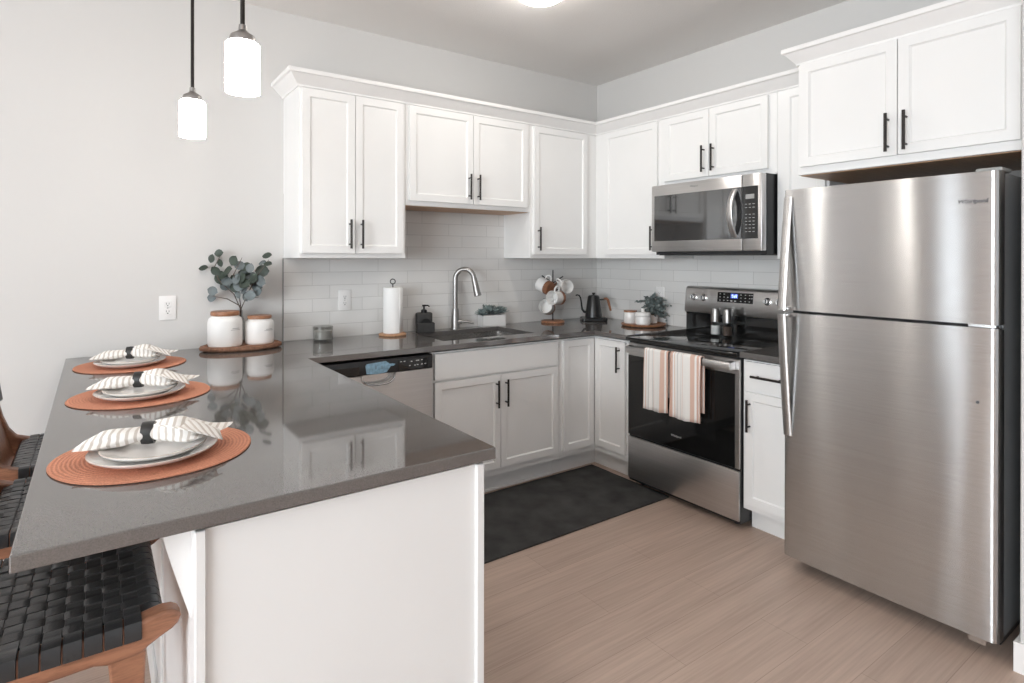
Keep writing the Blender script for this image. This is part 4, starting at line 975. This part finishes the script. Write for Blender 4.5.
# ------------------------------------------------------------------ mug tree with mugs
TX, TY = -0.565, -0.125
t = thing('mug_tree', 'black wire mug tree with wood slice base in the corner', 'mug tree', (TX, TY, CT1))
bm = BM(); wob = lambda k, r: 1+0.025*math.sin(k*4*2*PI/48+1)+0.012*math.sin(k*9*2*PI/48)
lathe(bm, [(0, 0.0005), (0.086, 0.0005), (0.089, 0.007), (0.086, 0.015), (0.078, 0.017), (0, 0.017)], seg=48, wob=wob); part('base', bm, M['acacia'], t, world=False)
bm = BM(); tube(bm, [(0, 0, 0.016), (0, 0, 0.385)], 0.0045, 10); part('post', bm, M['black'], t, world=False)
def V3(r, u, b): return IR*r + IU*u + IB*b
arms = [((-0.082, 0.055, 0.0), 0.290), ((0.075, 0.05, 0.0), 0.290), ((0.030, 0.035, -0.095), 0.215), ((-0.070, 0.03, -0.035), 0.145), ((0.07, 0.04, -0.01), 0.185)]
for (r_, u_, b_), z in arms:
    bm = BM(); tube(bm, [Vector((0, 0, z)), Vector((0, 0, z)) + V3(r_, u_, b_)], 0.0042, 8); part('peg', bm, M['black'], t, world=False)
def mug_parts():
    m_ = thing('mug', 'x', 'mug', (0, 0, 0), group='white mugs on the mug tree'); m_.scale = (1.12, 1.12, 1.12)
    bm = BM(); lathe(bm, [(0, -0.036), (0.043, -0.036), (0.046, -0.030), (0.046, 0.047), (0.0445, 0.049), (0.043, 0.047), (0.043, -0.028), (0, -0.031)], seg=32); part('cup', bm, M['ceramic'], m_, world=False)
    bm = BM(); lathe(bm, [(0, -0.050), (0.041, -0.050), (0.045, -0.047), (0.0463, -0.034), (0.0463, -0.018), (0.0458, -0.018), (0.042, -0.0365), (0, -0.0365)], seg=32); part('wooden_base', bm, M['cork'], m_, world=False)
    bm = BM(); tube(bm, [(0.0445, 0, 0.030), (0.062, 0, 0.032), (0.074, 0, 0.022), (0.076, 0, 0.004), (0.066, 0, -0.012), (0.0445, 0, -0.017)], 0.0055, 10); part('handle', bm, M['ceramic'], m_, world=False)
    return m_
def orient(o, pos, zdir, xdir):
    z = zdir.normalized(); x = (xdir - z*xdir.dot(z)).normalized(); y = z.cross(x)
    mw = Matrix((x, y, z)).transposed().to_4x4(); o.rotation_euler = mw.to_euler(); o.location = pos
mugs = [((-0.060, 0.268, -0.045), (-0.62, 0.30, 0.62), (0.5, 0.85, 0.1), 'white mug hung by its handle with wooden base turned outward, upper on mug tree'),
        ((0.014, 0.188, -0.108), (-0.62, 0.05, -0.72), (0.25, 0.95, 0.0), 'white mug hung in front of the post halfway down the mug tree'),
        ((-0.046, 0.116, -0.040), (-0.30, 0.22, -0.92), (0.7, 0.75, 0.0), 'white mug hung lowest on the mug tree, open mouth outward'),
        ((0.078, 0.262, -0.005), (0.45, 0.10, -0.85), (-0.75, 0.6, 0.0), 'white mug hung behind the post on the kettle side, mouth outward')]
mg0 = mug_parts()
for i, (pos, zd, xd, lab) in enumerate(mugs):
    o = mg0 if i == 0 else dup(mg0, (0, 0, 0)); o['label'] = lab
    orient(o, Vector((TX, TY, CT1)) + V3(*pos), V3(*zd), V3(*xd))

# ------------------------------------------------------------------ kettle
KX, KY = -0.222, -0.195
t = thing('kettle_base', 'black electric base plate under the gooseneck kettle', 'kettle base', (KX, KY, CT1))
bm = BM()
a = IR*0.088; b = IB*0.072
def kp(r_, b_, z): return IR*r_ + IB*b_ + IU*z
poly = []
for cx_, cy_, q in ((0.075, 0.058, 0), (-0.075, 0.058, 90), (-0.075, -0.058, 180), (0.075, -0.058, 270)):
    for k in range(6):
        aa = math.radians(q+18*k); poly.append((cx_+0.020*math.cos(aa), cy_+0.020*math.sin(aa)))
prism(bm, poly, kp, 0.0006, 0.024); bp = part('plate', bm, M['kettle'], t, world=False); bevmod(bp, 0.004, 2, 60)
bm = BM(); q = kp(0.062, -0.080, 0.013); tube(bm, [q, q - IB*0.006], [0.009, 0.008], 16); part('dial', bm, M['bronze'], t, world=False)
t = thing('gooseneck_kettle', 'matte black gooseneck kettle with wooden handle in the counter corner', 'kettle', (KX, KY, CT1+0.0245))
bm = BM(); lathe(bm, [(0, 0.0), (0.060, 0.0), (0.064, 0.004), (0.063, 0.02), (0.044, 0.155), (0.042, 0.160), (0, 0.160)], seg=36); kb = part('body', bm, M['kettle'], t, world=False)
bm = BM(); lathe(bm, [(0, 0.160), (0.039, 0.160), (0.038, 0.166), (0.012, 0.170), (0.006, 0.174), (0.013, 0.180), (0.013, 0.187), (0, 0.189)], seg=28); part('lid', bm, M['kettle'], t, world=False)
bm = BM(); tube(bm, [kp(*p) for p in ((-0.052, 0, 0.038), (-0.072, 0, 0.042), (-0.086, 0, 0.060), (-0.091, 0, 0.090), (-0.095, 0, 0.125), (-0.100, 0, 0.150), (-0.110, 0, 0.166), (-0.126, 0, 0.170), (-0.136, 0, 0.164))], [0.010, 0.009, 0.0075, 0.0068, 0.0062, 0.006, 0.0055, 0.005, 0.0048], 12); part('spout', bm, M['kettle'], t, world=False)
bm = BM(); tube(bm, [kp(*p) for p in ((0.048, 0, 0.134), (0.075, 0, 0.136), (0.088, 0, 0.138))], 0.006, 10); part('handle_mount', bm, M['kettle'], t, world=False)
bm = BM(); tube(bm, [kp(*p) for p in ((0.078, 0, 0.141), (0.096, 0, 0.142), (0.108, 0, 0.132), (0.118, 0, 0.095), (0.130, 0, 0.050))], [0.008, 0.010, 0.0105, 0.0095, 0.008], 12); part('handle', bm, M['cork'], t, world=False, label='wooden grip')

# ------------------------------------------------------------------ tray with sugar jars and plant
RX, RY = -0.170, -0.640
t = thing('round_tray', 'round wooden tray holding jars and a leafy plant near the range', 'tray', (RX, RY, CT1))
bm = BM(); lathe(bm, [(0, 0.0005), (0.135, 0.0005), (0.150, 0.006), (0.154, 0.017), (0.151, 0.019), (0.145, 0.015), (0, 0.012)], seg=56); part('dish', bm, M['acacia'], t, world=False)
t = thing('lidded_jar', 'small white jar with flat wooden lid on the round tray', 'jar', (-0.215, -0.560, CT1+0.0145))
bm = BM(); lathe(bm, [(0, 0.0), (0.043, 0.0), (0.047, 0.006), (0.047, 0.070), (0.044, 0.078), (0, 0.078)], seg=32); part('jar', bm, M['ceramic'], t, world=False)
bm = BM(); lathe(bm, [(0, 0.078), (0.046, 0.078), (0.047, 0.082), (0.046, 0.090), (0, 0.091)], seg=32); part('lid', bm, M['acacia'], t, world=False)
t = thing('sugar_bowl', 'white ceramic sugar bowl with knobbed lid on the round tray', 'sugar bowl', (-0.232, -0.690, CT1+0.0145))
bm = BM(); lathe(bm, [(0, 0.0), (0.045, 0.0), (0.052, 0.008), (0.054, 0.045), (0.051, 0.060), (0.053, 0.063), (0, 0.063)], seg=36); part('bowl', bm, M['ceramic'], t, world=False)
bm = BM(); lathe(bm, [(0, 0.063), (0.054, 0.063), (0.055, 0.068), (0.053, 0.080), (0.050, 0.086), (0.016, 0.090), (0.010, 0.094), (0.013, 0.106), (0.009, 0.114), (0, 0.115)], seg=36); part('lid', bm, M['ceramic'], t, world=False)
PX, PY, PZ = -0.090, -0.660, CT1+0.0165
t = thing('potted_plant', 'small grey-green leafy plant behind the sugar bowl on tray', 'plant', (PX, PY, PZ))
bm = BM(); lathe(bm, [(0, 0.0), (0.026, 0.0), (0.036, 0.055), (0.038, 0.058), (0.034, 0.058), (0.025, 0.01), (0, 0.01)], seg=28); part('pot', bm, M['matteceramic'], t, world=False)
bm = BM(); lathe(bm, [(0, 0.046), (0.0315, 0.046), (0.032, 0.052), (0, 0.053)], seg=24); part('soil', bm, M['soil'], t, world=False)
bm, bs = BM(), BM(); rnd = random.Random(21)
for k in range(84):
    a = rnd.uniform(0, 2*PI); sp_ = rnd.uniform(0.02, 0.150); up = rnd.uniform(0.03, 0.165) - sp_*0.40
    dr = Vector((math.cos(a), math.sin(a), 0)) * sp_
    if dr.x > 0.055: dr.x = 0.055
    if dr.x < -0.075: dr.x = -0.075
    p0 = Vector((0, 0, 0.05)); p1 = p0 + dr*0.5 + Vector((0, 0, up*0.8+0.02)); p2 = p0 + dr + Vector((0, 0, up))
    tube(bs, [p0, p1, p2], [0.0014, 0.0012, 0.0008], 5)
    for j in range(10):
        q = 0.3 + 0.7*j/9; p = (p0.lerp(p1, q*2) if q < 0.5 else p1.lerp(p2, q*2-1))
        d_ = Vector((rnd.uniform(-1, 1), rnd.uniform(-1, 1), rnd.uniform(-0.4, 0.9))).normalized(); nn = d_.orthogonal()
        leaf(bm, p, nn, d_, rnd.uniform(0.014, 0.024), rnd.uniform(0.006, 0.010), n=3)
part('foliage', bm, M['herb'], t, world=False, smooth=60); part('stem', bs, M['twig'], t, world=False)

# ------------------------------------------------------------------ shakers and bowl
def shaker_thing(label, x, y, fill):
    t = thing('shaker', label, 'shaker', (x, y, 0.9085), group='glass shakers on the cooktop')
    bm = BM(); lathe(bm, [(0, 0.0003), (0.029, 0.0003), (0.031, 0.004), (0.0275, 0.088), (0.0255, 0.088), (0.029, 0.008), (0, 0.007)], seg=28); part('glass_body', bm, M['glass'], t, world=False)
    bm = BM(); lathe(bm, [(0, 0.0075), (0.0285, 0.0085), (0.0268, 0.062), (0, 0.062 if fill == 'salt' else 0.066)], seg=24); part('contents', bm, M[fill], t, world=False)
    bm = BM(); lathe(bm, [(0, 0.085), (0.0285, 0.085), (0.0285, 0.163), (0.027, 0.168), (0, 0.169)], seg=28); part('cap', bm, M['nickel'], t, world=False)
shaker_thing('glass salt shaker with steel cap and white contents on the cooktop', -0.158, -1.213, 'salt')
shaker_thing('glass pepper shaker with steel cap and dark contents on the cooktop', -0.158, -1.297, 'pepper')
bm = BM(); lathe(bm, [(0, 0.0005), (0.040, 0.0005), (0.062, 0.012), (0.076, 0.032), (0.073, 0.033), (0.058, 0.016), (0.035, 0.007), (0, 0.006)], seg=36)
solo('wooden_bowl', bm, M['livewood'], 'small wooden bowl on the counter piece beside the refrigerator', 'bowl', (-0.215, -1.758, CT1))

# ------------------------------------------------------------------ counter stools
def make_stool(label):
    """local: +x towards the counter, rail top 0.666, width along y"""
    s_ = thing('counter_stool', label, 'stool', (0, 0, 0), group='woven leather counter stools')
    XF, XB, HW = 0.150, -0.160, 0.200; ZT = 0.655
    P2 = lambda x, z, y: Vector((x, y, z))
    for sg in (1, -1):
        y0, y1 = sg*(HW-0.004), sg*(HW+0.038)
        # side rail with a rounded nose in front, rising at the back into the leaning post
        poly = [(0.128, 0.594), (0.140, 0.606), (0.160, 0.617), (0.182, 0.627), (0.193, 0.636), (0.198, 0.648), (0.193, 0.659), (0.182, 0.666), (0.166, 0.668), (0.150, 0.666), (0.120, 0.660), (0.0, 0.656), (XB, 0.660), (-0.200, 0.674), (-0.224, 0.705), (-0.242, 0.755), (-0.262, 0.84), (-0.284, 0.93),
                (-0.318, 0.925), (-0.300, 0.83), (-0.284, 0.74), (-0.272, 0.66), (-0.268, 0.595), (-0.20, 0.592), (-0.10, 0.596), (0.05, 0.600), (0.075, 0.592)]
        bm = BM(); prism(bm, poly, P2, y0, y1); o = part('side_rail', bm, M['teak'], s_, world=False, smooth=45); bevmod(o, 0.007, 3, 50)
        for (xa, xb, za) in ((0.104, 0.118, 0.602), (-0.236, -0.300, 0.602)):
            bm = BM(); yc = sg*(HW+0.017); rows = []
            for q, hw in ((0, 0.032), (0.12, 0.028), (0.4, 0.024), (1, 0.017)):
                z = za + (0.0006-za)*q; x = xa + (xb-xa)*q; yy = yc + sg*0.012*q
                rows.append([bm.verts.new((x+a*hw, yy+b*hw*0.62, z)) for a, b in ((-1, -1), (1, -1), (1, 1), (-1, 1))])
            for a, b in zip(rows, rows[1:]):
                for k in range(4): bm.faces.new((a[k], a[(k+1) % 4], b[(k+1) % 4], b[k]))
            bm.faces.new(rows[0]); bm.faces.new(rows[-1][::-1]); o = part('leg', bm, M['teak'], s_, world=False, smooth=0); bevmod(o, 0.005, 2, 40)
    for x, z in ((0.152, 0.632), (XB-0.012, 0.632)):
        bm = BM(); box(bm, x-0.016, x+0.016, -HW+0.002, HW-0.002, z-0.020, z+0.016, 0.008, 2); part('cross_rail', bm, M['teak'], s_, world=False)
    bm = BM(); prism(bm, [(-0.205, 0.60), (-0.232, 0.60), (-0.262, 0.72), (-0.280, 0.80), (-0.262, 0.80), (-0.240, 0.72)], P2, -HW, HW); part('back_rail', bm, M['teak'], s_, world=False, smooth=30)
    for x, z in ((0.112, 0.22), (-0.268, 0.30)):
        bm = BM(); tube(bm, [(x, -HW-0.015, z), (x, HW+0.015, z)], 0.012, 12); part('stretcher', bm, M['teak'], s_, world=False)
    bm = BM(); rows = []
    for k in range(13):
        q = k/12*2-1; x = -0.262 - 0.022*(1-q*q)
        rows.append([bm.verts.new((x+a-0.10*(b_-0.81), q*(HW+0.046), b_)) for a, b_ in ((-0.028, 0.815), (0.020, 0.815), (0.016, 0.925), (-0.024, 0.925))])
    for a, b in zip(rows, rows[1:]):
        for k in range(4): bm.faces.new((a[k], a[(k+1) % 4], b[(k+1) % 4], b[k]))
    bm.faces.new(rows[0]); bm.faces.new(rows[-1][::-1]); o = part('backrest', bm, M['leather'], s_, world=False, smooth=50); bevmod(o, 0.008, 3, 50)
    # woven seat of flat straps, over one and under one
    bm = BM(); NS, NL = 9, 11
    X1 = 0.130                                  # front edge of the last crosswise strap
    wS = (X1-XB)/NS; wL = (2*HW-0.004)/NL; th = 0.0022
    def strap(path, side, half):
        rows = []
        for p, nn in path:
            rows.append([bm.verts.new(p + side*a + nn*b) for a, b in ((-half, 0), (-half*0.93, th), (half*0.93, th), (half, 0), (half, -0.0005), (-half, -0.0005))])
        for a, b in zip(rows, rows[1:]):
            for k in range(6): bm.faces.new((a[k], a[(k+1) % 6], b[(k+1) % 6], b[k]))
        bm.faces.new(rows[0]); bm.faces.new(rows[-1][::-1])
    amp = 0.0016
    def sag(x, y): return -0.012*(1-((x-0.0)/0.19)**2)*(1-(y/HW)**2)
    def wave(ph_):                              # flat over and under, quick step between
        c = math.cos(PI*ph_); return math.copysign(min(1, abs(c)*1.8), c)
    yo = HW+0.0395
    side = [((HW+0.028, 0.622), (1, -0.3)), ((yo, 0.628), (1, 0)), ((yo, 0.650), (1, 0.2)), ((yo-0.004, 0.6605), (0.7, 0.7)), ((yo-0.012, 0.6625), (0.2, 1)), ((HW+0.004, 0.6615), (0, 1))]
    for i in range(NS):
        x = XB + wS*(i+0.5); path = [(Vector((x, -a, z)), Vector((0, -nv[0], nv[1])).normalized()) for (a, z), nv in side]
        n_ = NL*6
        for k in range(n_+1):
            y = -HW + 0.004 + (2*HW-0.008)*k/n_; ph_ = (y+HW-0.002)/wL - 0.5
            path.append((Vector((x, y, ZT + 0.003 + amp*wave(ph_+i) + sag(x, y))), Vector((0, 0, 1))))
        path += [(Vector((x, a, z)), Vector((0, nv[0], nv[1])).normalized()) for (a, z), nv in reversed(side)]
        strap(path, Vector((1, 0, 0)), wS*0.463)
    for j in range(NL):
        y = -HW + 0.002 + wL*(j+0.5); n_ = NS*6
        path = [(Vector((a, y, z)), Vector((nx_, 0, nz_)).normalized()) for a, z, nx_, nz_ in ((XB-0.0285, 0.615, -1, 0), (XB-0.0285, 0.640, -1, 0.3), (XB-0.020, 0.6535, -0.6, 0.8))]
        for k in range(n_+1):
            x = XB + (X1-XB)*k/n_; ph_ = (x-XB)/wS - 0.5
            path.append((Vector((x, y, ZT + 0.003 - amp*wave(ph_+j) + sag(x, y))), Vector((0, 0, 1))))
        path += [(Vector((a, y, z)), Vector((nx_, 0, nz_)).normalized()) for a, z, nx_, nz_ in ((0.148, 0.6565, 0.3, 1), (0.161, 0.6520, 0.7, 0.7), (0.1685, 0.640, 1, 0.2), (0.1685, 0.612, 1, -0.2))]
        strap(path, Vector((0, 1, 0)), wL*0.463)
    part('seat', bm, M['leather'], s_, world=False, smooth=45)
    return s_
SXC = -3.370
st0 = make_stool('woven black leather stool nearest the open end of the peninsula'); st0.location = (SXC, -1.820, 0)
dup(st0, (SXC-0.004, -1.185, 0), label='woven black leather stool in the middle of the row at the peninsula')
dup(st0, (SXC-0.004, -0.600, 0), label='woven black leather stool nearest the back wall at the peninsula')
